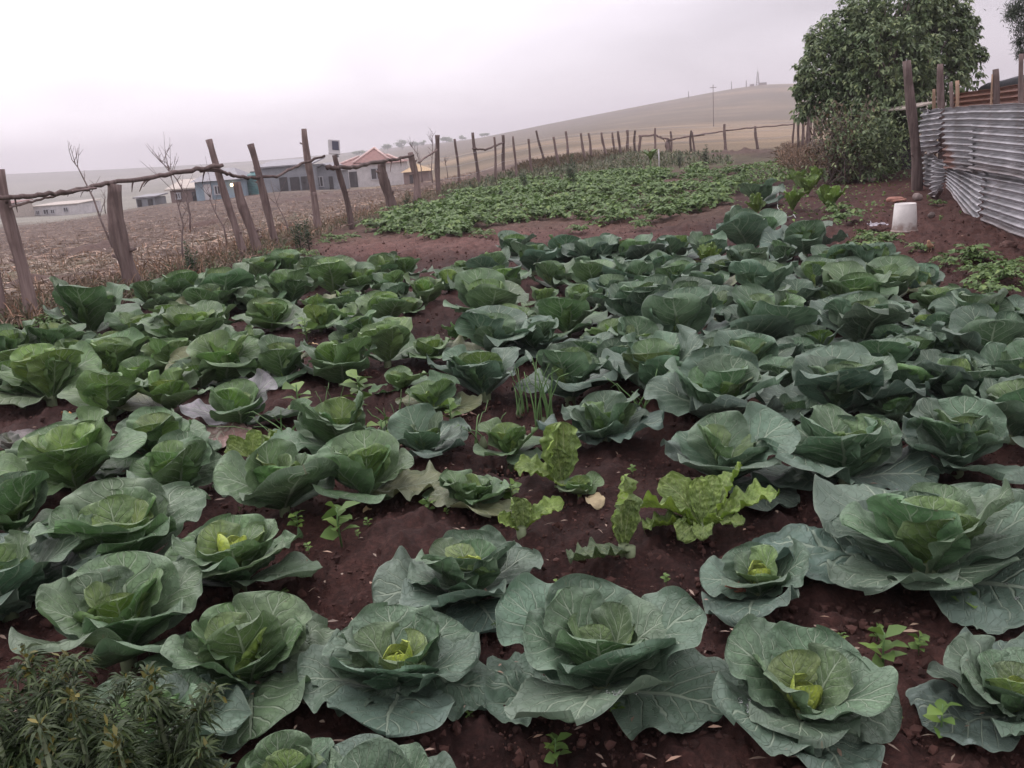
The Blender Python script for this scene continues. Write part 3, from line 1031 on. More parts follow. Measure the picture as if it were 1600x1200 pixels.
def cabbage(px, py, wpx, op, tint, label, seed, group='cabbages in the plot', n=None, hz=0.36, heart=None, hs=1.0, odd=None, drops=()):
    """rosette centred on a photo pixel, wpx wide there; op 0 = upright bowl, 1 = splayed flat"""
    rg = np.random.default_rng(1000 + seed)
    p = at(px, py, 0.0)
    for _ in range(3):
        D = wpx * (1.06 if wpx > 280 else 1.16 if wpx > 200 else 1.28 if wpx > 150 else 1.42) * ((p - CAM).dot(Fv)) / FPX
        p = at(px, py, hz * D * (0.62 - .25 * op))
    g = Vector((p.x, p.y, tz(p.x, p.y) - 0.03))
    R = D / 2
    big = wpx > 130
    mid = wpx > 75
    nl = n or (16 + int(rg.integers(-2, 2)) if wpx > 180 else 13 + int(rg.integers(-2, 2)) if big else 11 + int(rg.integers(-1, 2)) if mid else 9)
    nu, nv = (42, 35) if wpx > 220 else (30, 25) if big else (19, 17) if mid else (14, 13)
    o = thing('cabbage', label, 'cabbage', g, rg.random() * 6.28, group)
    out_c, in_c, he_c = PAL[tint]
    if heart == 'Y':
        he_c = YEL
    leaves = []
    cone = 1.0 - op
    for i in range(nl):
        t = i / (nl - 1) * (.80 if heart else .93)
        a = i * 2.39996 + rg.normal(0, .32)
        o_ = float(np.clip(op + (.12 if wpx > 180 else 0) + rg.normal(0, .16), 0, 1.15))
        L = R * (1.22 - (0.50 + .26 * o_) * t ** 1.25) * rg.uniform(.80, 1.14)
        W = L * rg.uniform(.47, .60)
        low = max(0.0, 1 - t / .28)                                # the lowest leaves lie out whatever the rest does
        e0 = (64 - 26 * o_) * (1 - t) + 82 * t - 20 * low
        e1 = (48 - 46 * o_) * (1 - t) + (76 - 18 * o_) * t - (44 - 16 * o_) * low
        th0, th1 = deg(e0 + rg.normal(0, 6)), deg(e1 + rg.normal(0, 13))
        cup = 0.22 * (1 - t) + 0.46 * t + rg.normal(0, .10)
        ruf = rg.uniform(.065, .15) * (1 - .3 * t)
        P, F, un, up_ = leaf_grid(L, W, th0, th1, rg.uniform(.8, 1.5), max(cup, .08), ruf, rg.uniform(1.5, 3.2), 0.009, rg, nu, nv,
                                  petiole=.13, side=rg.normal(0, .07), twist=rg.normal(0, .26) * (1 - .4 * t), vseed=rg.random())
        P[:, 0] += R * .05
        P[:, 2] += R * (.05 + .20 * t)
        P = rotz(P, a)
        leaves.append([P, F, un, up_, t])
    ext = np.sort([np.hypot(l[0][:, 0], l[0][:, 1]).max() for l in leaves])
    s = R / ext[-2]
    for k, (P, F, un, up_, t) in enumerate(leaves):
        P = P * s
        # leaves rest on the soil rather than pass through it
        Q = rotz(P, o.rotation_euler.z)
        fl = (clods(Q[:, 0] + g.x, Q[:, 1] + g.y) if wpx > 110 else 0.0) + (.066 if wpx > 110 else .045)
        P[:, 2] = np.where(P[:, 2] < fl, fl + (P[:, 2] - fl) * .1, P[:, 2])
        me = mesh('cabbage_leaf', P, F, MAT['cab'], {'uvn': un, 'uvp': up_})
        c = np.array(out_c) * (1 - t) + np.array(in_c) * t
        c = c * (1 - .55 * sstep(.6, .95, t)) + np.array(he_c) * .55 * sstep(.6, .95, t)
        c = c * rg.uniform(.78, 1.22) * (1 + rg.normal(0, .05, 3))
        lf = link('leaf', me, o, color=tuple(np.clip(c, 0.01, 1)))
        if k < 2 and not odd and wpx < 170 and rg.random() < .06:
            lf.color = (.17, .19, .07, 1)
            lf['label'] = 'yellowing lower leaf'
        if odd and k in odd:
            lf.color = (*odd[k][0], 1)
            lf['label'] = odd[k][1]
    if drops:
        water_beads(o, leaves, s, drops, rg)
    # heart: overlapping young leaves in one piece
    V, FF, A, B = [], [], [], []
    nh = 7 if mid else 5
    cnt = 0
    hr = R * (.52 if heart else .42) * hs
    for i in range(nh):
        t = i / (nh - 1)
        L = hr * (1.15 - .45 * t) * rg.uniform(.92, 1.08)
        P, F, un, up_ = leaf_grid(L, L * .55, deg(66 + 14 * t), deg(104 + 22 * t), 1.2, 1.15 + .35 * t, .06 * (1 - t * .4), 2.2, .008, rg, max(nu // 2, 8), max(nv // 2, 9) | 1, petiole=.2, broad=.58)
        P[:, 0] += hr * (.20 - .12 * t)
        P[:, 2] += R * .20
        P = rotz(P, i * 2.39996 + rg.normal(0, .1)) * s
        V.append(P)
        FF.append(F + cnt)
        A.append(un)
        B.append(up_)
        cnt += len(P)
    me = mesh('cabbage_heart', np.concatenate(V), np.concatenate(FF), MAT['cab'], {'uvn': np.concatenate(A), 'uvp': np.concatenate(B)})
    link('heart', me, o, color=tuple(np.array(he_c) * rg.uniform(1.0, 1.25)))
    m = MB()
    m.tube([(0, 0, -.12), (R * .02, 0, R * .12 * s), (0, R * .02, R * .36 * s)], [R * .075, R * .085, R * .06], 9)
    m.build('stem', MAT['stem'], o)
    return o


BL = 'small pale green cabbage crowded along the left fence behind the larger cabbages'
BM = 'small light green cabbage in the sparse middle rows before the bare soil strip'
BR = 'dark blue green cabbage packed in the dense rows behind the onion clumps on the right'
CB = [
    # bottom rows, nearest first
    (940, 1030, 395, .85, 'b', 'largest front cabbage, wide blue green leaves around a small dark heart', dict(hz=.30, hs=.62, n=16, drops=(0, 2, 3))),
    (622, 1035, 310, .75, 'b', 'front cabbage with a bright yellow heart left of the largest front one', dict(heart='Y', hs=.85)),
    (1258, 1085, 345, .95, 'b', 'flat splayed front cabbage with lime inner leaves and wet beads, right of the largest', dict(heart='Y', hs=.7, n=14, drops=(0, 1, 3))),
    (1590, 1075, 330, .85, 'b', 'front cabbage cut by the right picture edge with a yellow green heart', dict(heart='Y', hs=.7)),
    (380, 1015, 335, .42, 'g', 'bowl shaped green cabbage above the feathery weeds, yellow at its heart', dict(heart='Y', hs=.6)),
    (185, 965, 275, .35, 'g', 'upright cup shaped green cabbage directly behind the left feathery weed', dict(hs=.6)),
    (5, 905, 285, .35, 'b', 'tall dark cabbage cut by the left edge above the feathery weeds', dict(hs=.6)),
    (225, 1130, 350, .7, 'b', 'grey leaved cabbage partly hidden behind the feathery weeds', dict(hs=.6)),
    (440, 1215, 210, .3, 'g', 'green cabbage mostly below the picture edge between the weeds and the onlooker', dict(hs=.6)),
    (590, 1240, 240, .5, 'b', 'cabbage cut by the bottom edge beneath the yellow hearted front one', dict(hs=.6)),
    (735, 890, 290, .75, 'b', 'wide cabbage with a vivid yellow heart behind the largest front one', dict(heart='Y', hs=.95)),
    (368, 868, 235, .62, 'g', 'compact round cabbage with a bright lime heart on the left side', dict(heart='Y', hs=1.0)),
    (185, 832, 265, .3, 'g', 'bowl shaped cabbage with a big fan leaf left of the lime hearted one', dict(hs=.7)),
    (10, 790, 195, .3, 'g', 'upright green cabbage cut by the left edge in the third row', dict(hs=.6)),
    (1450, 850, 420, .85, 'b', 'huge spreading cabbage at the right with a cupped dark heart and trailing lower leaves', dict(hs=.6, n=16, drops=(1, 2, 4))),
    (1188, 900, 155, .8, 'b', 'little flat cabbage with pale green heart beside the huge right hand one', dict(heart='Y', hs=.9, n=11)),
    (1318, 705, 250, .65, 'b', 'broad grey green cabbage above the curly chard with a closed green heart', dict(hs=.7)),
    (1135, 712, 215, .6, 'b', 'cabbage with two big veined fan leaves directly behind the curly chard', dict(hs=.5, n=10)),
    (1500, 690, 185, .5, 'b', 'grey green cabbage with an upright folded leaf above the huge right hand one', dict(hs=.6)),
    (1590, 645, 170, .4, 'b', 'cabbage with one great veined leaf cut by the right picture edge', dict(hs=.6)),
    (947, 662, 165, .7, 'b', 'neat open rosette cabbage standing alone right of the onion tuft', dict(hs=.8, n=12)),
    (437, 755, 148, .35, 'g', 'cupped green cabbage left of the open cabbage in the middle row', dict(hs=.9)),
    (570, 740, 150, .55, 'g', 'open green cabbage with folded outer leaf between the cupped and the ragged one', dict(hs=.7)),
    (735, 765, 118, .7, 'g', 'ragged pale cabbage with many narrow layered leaves and yellowed lower leaves', dict(hs=.6, n=16, odd={1: ((.21, .23, .10), 'yellowed lower leaf'), 3: ((.19, .21, .10), 'yellowed lower leaf')})),
    (112, 722, 178, .38, 'y', 'lime green cabbage on the left with broad ruffled outer leaves', dict(hs=1.0)),
    (272, 738, 155, .35, 'g', 'ruffled green cabbage just right of the broad lime green one', dict(hs=.9)),
    (240, 685, 160, .8, 'g', 'flat cabbage with yellow heart behind the ruffled green one', dict(heart='Y', hs=.9)),
    (528, 670, 135, .4, 'g', 'round leafy cabbage beside thin grassy weeds in the middle', dict(hs=.6)),
    (665, 690, 112, .85, 'b', 'thin scraggly cabbage with drooping leaves among the grassy weeds', dict(hs=.6, n=9)),
    (795, 690, 92, .7, 'y', 'small tight pale cabbage left of the onion tuft', dict(hs=1.0, n=11)),
    (905, 758, 62, .5, 'y', 'tiny pale cabbage between chard plants with a withered leaf under it', dict(hs=1.1, n=9)),
    (372, 640, 145, .85, 'g', 'sprawling cabbage with one pinkish brown dying leaf on its left', dict(hs=.6, n=10, odd={0: ((.26, .14, .12), 'pinkish brown dying leaf'), 2: ((.22, .20, .23), 'grey lilac leaf'), 4: ((.21, .2, .22), 'grey lilac leaf')})),
    (25, 690, 90, .95, 'p', 'stunted purplish cabbage lying flat at the left edge', dict(hs=.6, n=8)),
    (-5, 728, 70, .6, 'y', 'pale small cabbage cut by the left edge below the purplish one', dict(hs=.8, n=9)),
    # fifth row
    (755, 580, 158, .38, 'b', 'tall dark bowl cabbage left of the onion tuft', dict(hs=.8)),
    (890, 580, 150, .42, 'b', 'dark veined cabbage directly behind the onion tuft', dict(hs=.8)),
    (1025, 582, 145, .45, 'b', 'dark cabbage right of the one behind the onion tuft', dict(hs=.8)),
    (1125, 618, 195, .5, 'b', 'large dark cabbage with a wrinkled hollow centre behind the fan leaved one', dict(hs=.8)),
    (1312, 602, 200, .5, 'b', 'large cabbage with a pointed leaf fold in the right middle rows', dict(hs=.8)),
    (1490, 590, 165, .4, 'b', 'dense grey green cabbage in the right rows above the folded leaf cabbage', dict(hs=.8)),
    (1585, 585, 110, .4, 'b', 'grey green cabbage at the right edge above the great veined leaf', {}),
    (1380, 560, 115, .4, 'b', 'dull green cabbage tucked behind the pointed leaf cabbage', {}),
    (1545, 545, 120, .4, 'b', 'cabbage with fine wrinkles near the right edge below the rounded ones', {}),
    (627, 592, 78, .85, 'y', 'small young cabbage with separate spoon leaves in the middle', dict(n=9)),
    (672, 622, 78, .75, 'g', 'small loose cabbage just below the spoon leaved young one', dict(n=9)),
    (532, 574, 102, .5, 'g', 'single tidy cabbage with curled edges left of the spoon leaved young one', {}),
    (440, 567, 98, .3, 'g', 'cupped cabbage standing left of the tidy curled one', {}),
    (350, 570, 102, .3, 'y', 'light green cabbage above the one with the brown leaf', {}),
    (262, 566, 92, .3, 'y', 'light green cabbage left of the one above the brown leaf', {}),
    (172, 568, 92, .3, 'y', 'lime cabbage in the left rows between two light green ones', {}),
    (72, 588, 132, .3, 'y', 'biggest lime cabbage of the left rows with hanging lower leaves', {}),
    (168, 622, 112, .4, 'y', 'lime cabbage right below the biggest lime one in the left rows', {}),
    (262, 615, 105, .5, 'y', 'lime cabbage with a closed round heart left of the brown leaf', dict(hs=1.3)),
    (140, 493, 102, .2, 'g', 'tall green cabbage nearest the stout flat topped fence post', {}),
    (215, 512, 92, .3, 'g', 'green cabbage with a curled outer leaf behind the lime rows', {}),
    (300, 517, 92, .35, 'y', 'pale cupped cabbage right of the curled leaf one', {}),
    (422, 493, 88, .55, 'y', 'single open lime cabbage standing apart on bare soil', dict(heart='Y')),
    # groups that nothing tells apart
    (20, 540, 90, .3, 'g', BL, {}), (92, 530, 92, .3, 'g', BL, {}), (35, 575, 80, .3, 'y', BL, {}), (385, 538, 82, .3, 'g', BL, {}),
    (350, 455, 88, .3, 'g', BL, {}), (330, 473, 78, .3, 'g', BL, {}), (378, 446, 60, .3, 'g', BL, {}), (235, 462, 66, .2, 'g', BL, {}), (283, 460, 70, .2, 'g', BL, {}),
    (450, 453, 86, .3, 'g', BL, {}), (408, 420, 72, .25, 'g', BL, {}), (450, 414, 66, .25, 'g', BL, {}), (490, 428, 62, .25, 'g', BL, {}), (518, 436, 80, .3, 'y', BL, {}),
    (405, 470, 62, .3, 'g', BL, {}), (265, 492, 60, .3, 'y', BL, {}), (30, 610, 70, .5, 'g', BL, {}), (320, 540, 55, .3, 'g', BL, {}), (120, 548, 60, .4, 'y', BL, {}),
    (566, 441, 50, .3, 'y', BM, {}), (598, 424, 62, .3, 'g', BM, {}), (632, 420, 58, .3, 'g', BM, {}), (612, 446, 60, .4, 'g', BM, {}),
    (618, 462, 52, .6, 'b', BM, {}), (665, 456, 66, .3, 'y', BM, {}), (702, 440, 56, .4, 'g', BM, {}), (640, 478, 44, .5, 'y', BM, {}),
    (494, 477, 52, .3, 'y', BM, {}), (542, 472, 52, .3, 'g', BM, {}), (500, 500, 55, .3, 'y', BM, {}), (543, 500, 45, .3, 'y', BM, {}), (598, 488, 74, .3, 'y', BM, {}), (566, 482, 50, .3, 'g', BM, {}),
    (602, 540, 102, .4, 'y', 'leafy lime cabbage standing before the bare gap in the middle rows', {}), (565, 516, 66, .3, 'g', BM, {}), (672, 545, 78, .6, 'y', 'ragged lime cabbage beside the tall dark bowl cabbage', {}),
    (545, 530, 44, .3, 'g', BM, {}), (720, 520, 50, .5, 'y', BM, {}),
    (762, 472, 122, .5, 'g', 'wide cabbage with curled outer leaves at the near end of the dense rows', {}),
    (720, 420, 44, .3, 'g', BM, {}), (770, 418, 72, .3, 'b', BR, {}), (785, 446, 82, .4, 'g', BR, {}), (832, 405, 74, .3, 'b', BR, {}), (805, 388, 52, .3, 'b', BR, {}),
    (880, 397, 72, .3, 'b', BR, {}), (930, 402, 76, .3, 'b', BR, {}), (990, 398, 84, .3, 'b', BR, {}), (1055, 388, 74, .3, 'b', BR, {}), (1108, 396, 66, .35, 'b', BR, {}),
    (1172, 368, 92, .3, 'b', 'back row cabbage at the far corner left of the loose cord', {}), (1258, 374, 92, .35, 'b', 'back row cabbage standing just below the loose cord', {}),
    (865, 430, 72, .3, 'g', BR, {}), (928, 434, 76, .3, 'g', BR, {}), (985, 432, 94, .35, 'b', BR, {}), (1058, 436, 82, .4, 'b', BR, {}), (1105, 450, 72, .4, 'b', BR, {}),
    (1165, 412, 98, .35, 'b', 'dark rounded cabbage right of the yellow leafed plant in the back rows', {}), (1300, 405, 92, .5, 'b', BR, {}), (1368, 408, 80, .35, 'b', BR, {}), (1392, 446, 90, .5, 'g', BR, {}), (1275, 430, 72, .4, 'b', BR, {}),
    (800, 500, 60, .6, 'y', BM, {}), (885, 495, 102, .4, 'g', 'loose green cabbage in the dense rows above the onion tuft', {}), (848, 462, 56, .4, 'y', BM, {}), (905, 466, 62, .4, 'g', BR, {}),
    (995, 482, 98, .4, 'b', BR, {}), (1190, 450, 104, .4, 'b', BR, {}), (1060, 508, 128, .4, 'b', 'wide dark cabbage with a clear white midrib in the dense rows', {}),
    (1200, 508, 140, .45, 'b', 'wide dark cabbage right of the one with a white midrib', {}), (1335, 462, 112, .4, 'g', BR, {}), (1345, 506, 132, .45, 'b', 'wide grey green cabbage below the right edge of the dense rows', {}),
    (1468, 470, 96, .4, 'g', 'cabbage with a lime centre nearest the weeds by the tin fence', dict(heart='Y')), (1528, 492, 136, .35, 'b', 'tall rounded cabbage before the weeds by the tin fence', {}), (1600, 505, 90, .35, 'b', BR, {}), (1455, 512, 74, .6, 'b', BR, {}),
    (770, 527, 112, .4, 'b', 'dull green cabbage right behind the tall dark bowl cabbage', {}), (955, 520, 70, .4, 'y', BR, {}), (920, 545, 80, .4, 'b', BR, {}), (1000, 540, 80, .4, 'b', BR, {}), (1170, 562, 122, .5, 'b', BR, {}),
    (1248, 555, 80, .6, 'b', BR, {}), (1110, 548, 90, .45, 'b', BR, {}), (1280, 535, 70, .5, 'b', BR, {}), (1430, 545, 90, .45, 'b', BR, {}), (840, 530, 80, .45, 'b', BR, {}),
    (1240, 470, 70, .5, 'b', BR, {}), (1120, 478, 76, .45, 'b', BR, {}), (1030, 462, 60, .4, 'b', BR, {}), (1240, 640, 70, .6, 'b', BR, {}), (1400, 640, 90, .6, 'b', BR, {}), (1500, 545, 70, .5, 'b', BR, {}),
    *[(x_, y_, w_, .4, 'b', BR, {}) for x_, y_, w_ in ((1075, 470, 70), (1150, 500, 80), (1270, 500, 80), (1400, 490, 80), (1300, 560, 90), (1220, 590, 90), (1050, 555, 85), (965, 560, 80), (1425, 600, 100), (1535, 600, 100), (1440, 440, 60), (940, 470, 62), (1040, 412, 60), (1220, 430, 68), (1330, 432, 66), (1222, 395, 62), (1130, 425, 62), (1012, 452, 62), (958, 452, 60), (1490, 545, 80), (1580, 545, 90), (1390, 530, 80), (905, 418, 56), (960, 412, 56), (1290, 470, 70))],
    *[(x_, y_, w_, .3, t_, BL, {}) for x_, y_, w_, t_ in ((255, 530, 60, 'g'), (340, 500, 62, 'g'), (180, 535, 56, 'y'), (305, 470, 56, 'g'), (215, 590, 64, 'y'), (310, 590, 62, 'g'), (10, 590, 80, 'g'), (400, 580, 56, 'g'), (260, 478, 54, 'g'))],
    (1186, 306, 58, .45, 'b', 'lone blue green cabbage beyond the back row beside bright chard', {}),
]
GRP = {BL: 'small cabbages along the left fence', BM: 'small cabbages in the sparse middle rows', BR: 'dark cabbages packed in the dense rows'}
for k, (px, py, wp, op, ti, lab, kw) in enumerate(CB):
    cabbage(px, py, wp, op, ti, lab, k, group=GRP.get(lab, 'cabbages in the plot'), **kw)


# ------------------------------------------------------------------ fence: posts, branches laid across them, wire
POSTD = {}


def post(tx, ty, bx, by, wpx, label, bend=0.0, cat='fence post', name='fence_post', group='posts of the wire fence', mat='post', d=None, knots=2, flat=False):
    p = at(bx, by) if d is None else pt(bx, by, d)
    d = p.y
    q = pt(tx, ty, d)
    z = min(tz(p.x, p.y), p.z)
    base = Vector((p.x, p.y, z))
    o = link(name, None)
    r = wpx * (.84 if wpx > 8 else .7) / FPX * d / 2
    n = 14
    A, rad = [], []
    bx_, s1 = bend * r, R_.random() * 9
    for i in range(n):
        t = i / (n - 1)
        c = (Vector(p) * (1 - t) + q * t) - base
        c.x += r * (.35 * math.sin(t * 5 + s1) + bend * 4 * t * (1 - t))
        c.y += r * .4 * math.sin(t * 4 + s1 * 2)
        A.append(c)
        rad.append(r * (1.12 - .22 * t) * (1 + .09 * math.sin(t * 11 + s1) + .06 * R_.uniform(-1, 1)))
    A.insert(0, A[0] + (A[0] - A[1]).normalized() * .25)
    rad.insert(0, rad[0])
    m = MB()
    m.tube(A, rad, 11)
    me = m.mesh('fence_post', MAT[mat])
    o2 = bpy.data.objects.new(name, me)
    bpy.data.objects.remove(o)
    o2.name = name
    C.objects.link(o2)
    o2.location = base
    tag(o2, label, cat, group)
    # cut branch stubs
    for k in range(knots if wpx > 9 else 0):
        t = R_.uniform(.25, .9)
        c = A[int(t * n)]
        dr = Vector((R_.uniform(-1, 1), R_.uniform(-.6, .1), R_.uniform(.2, .8))).normalized()
        m = MB()
        m.tube([c, c + dr * r * 1.8], [r * .35, r * .22], 6)
        m.build('branch_stub', MAT[mat], o2)
    return o2


THIN = 'thin weathered post in the far stretch of the wire fence'
for (tx, ty, bx, by, w_, lab, bend) in [
        (-12, 395, 8, 508, 16, 'low grey post cut by the left picture edge', 0), (2, 264, 47, 502, 22, 'tall leaning post nearest the left picture edge', 0),
        (178, 288, 205, 460, 29, 'stout flat topped post behind the left cabbages', 0), (325, 218, 382, 408, 13, 'tall thin bent post in front of the blue cottage', .5),
        (372, 284, 402, 402, 17, 'stout short post right of the tall bent one', 0), (389, 225, 431, 390, 13, 'crooked dark post before the teal tank', .8),
        (477, 201, 497, 364, 12, 'tall knobbly post with peg holding the long branch', -.3), (524, 242, 549, 357, 10, 'leaning post carrying the white lamp panel', .3),
        (598, 254, 611, 334, 18, 'stout leaning post before the red roofed house', 0), (643, 238, 651, 322, 12, 'dark forked post right of the red roofed house', .4),
        (682, 211, 685, 305, 9, 'straight dark post behind the low shrubs right of the houses', .2)]:
    post(tx, ty, bx, by, w_, lab, bend)
post(493, 300, 498, 366, 9, 'short dark broken stump beside the knobbly post', 0, knots=1)
for (tx, ty, bx, by, w_) in [(711, 217, 718, 291, 5.5), (739, 207, 748, 291, 7), (772, 214, 775, 285, 5), (785, 211, 787, 269, 7), (802, 213, 807, 277, 5), (825, 217, 832, 273, 5),
                             (838, 204, 851, 256, 5), (864, 214, 875, 262, 5.5), (884, 205, 889, 247, 5), (907, 208, 914, 253, 5.5), (919, 208, 925, 251, 5), (940, 207, 947, 246, 5.5), (957, 207, 960, 241, 5),
                             (966, 205, 969, 243, 5.5), (979, 203, 981, 239, 6), (992, 204, 992, 238, 5), (1000, 212, 1000, 239, 6), (1024, 200, 1023, 238, 5), (1048, 205, 1049, 237, 4.5),
                             (1080, 204, 1079, 237, 4.5), (1082, 206, 1085, 237, 4)]:
    post(tx, ty, bx, by, w_, THIN, R_.uniform(-.4, .4), knots=0, group='thin posts of the far fence')
post(1132, 194, 1133, 236, 6, 'thicker post midway along the far back fence', 0)
post(1180, 197, 1183, 233, 6, 'post at the right end of the far back fence rails', 0)
post(1045, 217, 1043, 237, 9, 'squat stump under the sagging rail of the back fence', 0, name='stump', cat='stump', group=None)
for k, (tx, ty, bx, by, w_) in enumerate([(1249, 176, 1247, 216, 5), (1256, 165, 1254, 218, 6), (1262, 168, 1261, 222, 6), (1268, 160, 1265, 222, 7), (1274, 172, 1270, 226, 6), (1283, 178, 1282, 236, 7), (1240, 190, 1239, 222, 4)]):
    post(tx, ty, bx, by + 4, w_, 'dark stake in the tight row left of the big tree', 0, knots=0, group='stakes beside the big tree', d=33 + k * .3)


def rail(pts, w0, w1, label, name='rail', cat='fence rail', twigs=3, ends=None, group='branch rails on the fence', mat='post'):
    """a crooked branch through photo pixels (px, py, distance)"""
    P = [pt(a, b_, d) for a, b_, d in pts]
    n = len(P)
    o = P[0]
    Q, rad = [], []
    steps = 7
    for i in range(n - 1):
        for k in range(steps):
            t = k / steps
            c = P[i] * (1 - t) + P[i + 1] * t
            dd = pts[i][2] * (1 - t) + pts[i + 1][2] * t
            g = (i + t) / (n - 1)
            rr = (w0 * (1 - g) + w1 * g) * .72 / FPX * dd / 2
            c = c + Vector((0, R_.uniform(-.4, .4) * rr, R_.uniform(-.55, .55) * rr))
            Q.append(c - o)
            rad.append(rr * R_.uniform(.9, 1.12))
    Q.append(P[-1] - o)
    rad.append(rad[-1] * .9)
    m = MB()
    m.tube(Q, rad, 8)
    ob = m.build(name, MAT[mat])
    ob.location = o
    tag(ob, label, cat, group)
    for _ in range(twigs):
        k = R_.randrange(1, len(Q) - 1)
        dr = Vector((R_.uniform(-1, 1), R_.uniform(-.4, .4), R_.uniform(-1, .4))).normalized()
        m = MB()
        L = rad[k] * R_.uniform(3, 7)
        m.tube([Q[k], Q[k] + dr * L * .6, Q[k] + dr * L + Vector((0, 0, -.2 * L))], [rad[k] * .5, rad[k] * .35, rad[k] * .15], 5)
        m.build('twig', MAT[mat], ob)
    return ob


D0, D1, D2, D3, D4 = at(47, 502).y, at(205, 460).y, at(382, 408).y, at(431, 390).y, at(497, 364).y
D5, D6, D7, D8 = at(549, 357).y, at(611, 334).y, at(651, 322).y, at(685, 305).y
rail([(-60, 312, D0 - .4), (16, 307, D0 - .12), (60, 306, D0 + .3), (120, 297, (D0 + D1) / 2), (172, 286, D1 + .0), (250, 275, (D1 + D2) / 2), (300, 266, D2 - .5), (348, 258, D2 - .15)], 10, 9, 'long crooked branch lying across the three nearest left posts', twigs=5)
rail([(16, 324, D0 - .1), (50, 315, D0 + .2), (95, 304, D0 + .7), (125, 297, (D0 + D1) / 2 - .1), (150, 294, (D0 + D1) / 2 + .3)], 5, 5, 'thinner branch tied beneath the long crooked one at the left', twigs=3)
rail([(312, 266, D2 - .4), (345, 268, D2 - .13), (368, 275, D2 + .5), (395, 278, D3 - .15), (432, 276, D3 + .3), (470, 256, D4 - .3), (508, 243, D4 - .12)], 8, 5, 'bent branch sagging between the bent posts before the cottage', twigs=2)
rail([(510, 261, D5 - .4), (528, 262, D5 - .1), (560, 260, D5 + 1), (600, 251, D6 - .05), (622, 248, D6 + .6), (646, 242, D7 - .12)], 10, 5, 'thick broken branch across the posts before the red roofed house', twigs=2)
rail([(654, 254, D7 + .2), (668, 244, D8 - .8), (683, 234, D8 - .12)], 4, 4, 'short slanting branch between the forked and the straight dark post', twigs=0)
rail([(738, 232, at(748, 291).y - .1), (758, 234, at(775, 285).y - 1), (786, 223, at(787, 269).y - .12)], 4, 4, 'short sagging branch between two thin far posts', twigs=0)
rail([(998, 212, 43.8), (1025, 211, 43.5), (1034, 216, 43.4), (1048, 218, 43.4), (1080, 213, 43), (1101, 210, 43)], 4, 3.5, 'sagging rail with a drooping tip at the left of the back fence', twigs=3)
rail([(1078, 213, 42.9), (1132, 205, 42.5)], 3, 3, 'middle straight rail of the far back fence', twigs=0)
rail([(1131, 204, 42.4), (1181, 199, 41), (1240, 194, 39)], 3, 2.5, 'right hand straight rail of the far back fence', twigs=0)
rail([(522, 357, D5 - .5), (550, 350, D5 - .05), (585, 336, D6 - .8)], 3, 2, 'thin fallen branch leaning low between two posts', twigs=1)

fwire = thing('fence_wire', 'thin slack wires strung along the far fence posts', 'wire', pt(700, 260, 28))
for k, h in enumerate((.45, .8, 1.1)):
    Q = []
    for (tx, ty, bx, by) in [(682, 211, 685, 305), (739, 207, 748, 291), (785, 211, 787, 269), (838, 204, 851, 256), (884, 205, 889, 247), (940, 207, 947, 246), (992, 204, 992, 238), (1048, 205, 1049, 237), (1132, 194, 1133, 236), (1183, 197, 1183, 233), (1240, 192, 1240, 226)]:
        p = at(bx, by)
        c = Vector((p.x, p.y - .08, p.z + h))
        if Q:
            mdl = (Q[-1] + c) / 2
            mdl.z -= .05
            Q.append(mdl)
        Q.append(c)
    m = MB()
    m.tube([q - fwire.location for q in Q], 0.004, 5)
    m.build('strand', MAT['frame'], fwire)

# white lamp panel on its post
p = pt(522, 230, D5)
lamp = thing('solar_floodlight', 'small white box lamp with a dark glass panel on a leaning post', 'lamp', p, math.radians(24))
s = D5 / FPX
m = MB()
m.box((0, 0, 0), 17 * s, 4 * s, 21 * s, M=Matrix.Rotation(math.radians(7), 3, 'Y') @ Matrix.Rotation(math.radians(-12), 3, 'X'))
m.build('case', MAT['w_white'], lamp, False)
RM = Matrix.Rotation(math.radians(7), 3, 'Y') @ Matrix.Rotation(math.radians(-12), 3, 'X')
m = MB()
c = RM @ Vector((1.5 * s, -2.4 * s, 2.0 * s))
m.box(c, 10 * s, .6 * s, 13 * s, M=RM)
gm = simple('dark_glass', (0.05, 0.05, 0.075), 0.12, 3, .2, bump=0, spec=.6)
m.build('panel', gm, lamp, False)
m = MB()
m.tube([(2 * s, 0, -9 * s), (4 * s, 0, -15 * s)], 2 * s, 8)
m.build('bracket', MAT['frame'], lamp)

# ------------------------------------------------------------------ corrugated tin wall
PA, PB = at(1438, 294), at(1600, 373)
wd = (PB - PA)
wd.z = 0
wl = wd.length
wd.normalize()
wn = Vector((wd.y, -wd.x, 0))
if wn.dot(CAM - PA) < 0:
    wn = -wn


def wq(px, py):
    r = ray(px, py)
    t = (PA - CAM).dot(wn) / r.dot(wn)
    X = CAM + r * t
    return (X - PA).dot(wd), X.z


def woff(px, py, off):
    """where a pixel's ray meets the plane off metres before (+) or behind (-) the wall"""
    r = ray(px, py)
    return CAM + r * ((PA + wn * off - CAM).dot(wn) / r.dot(wn))


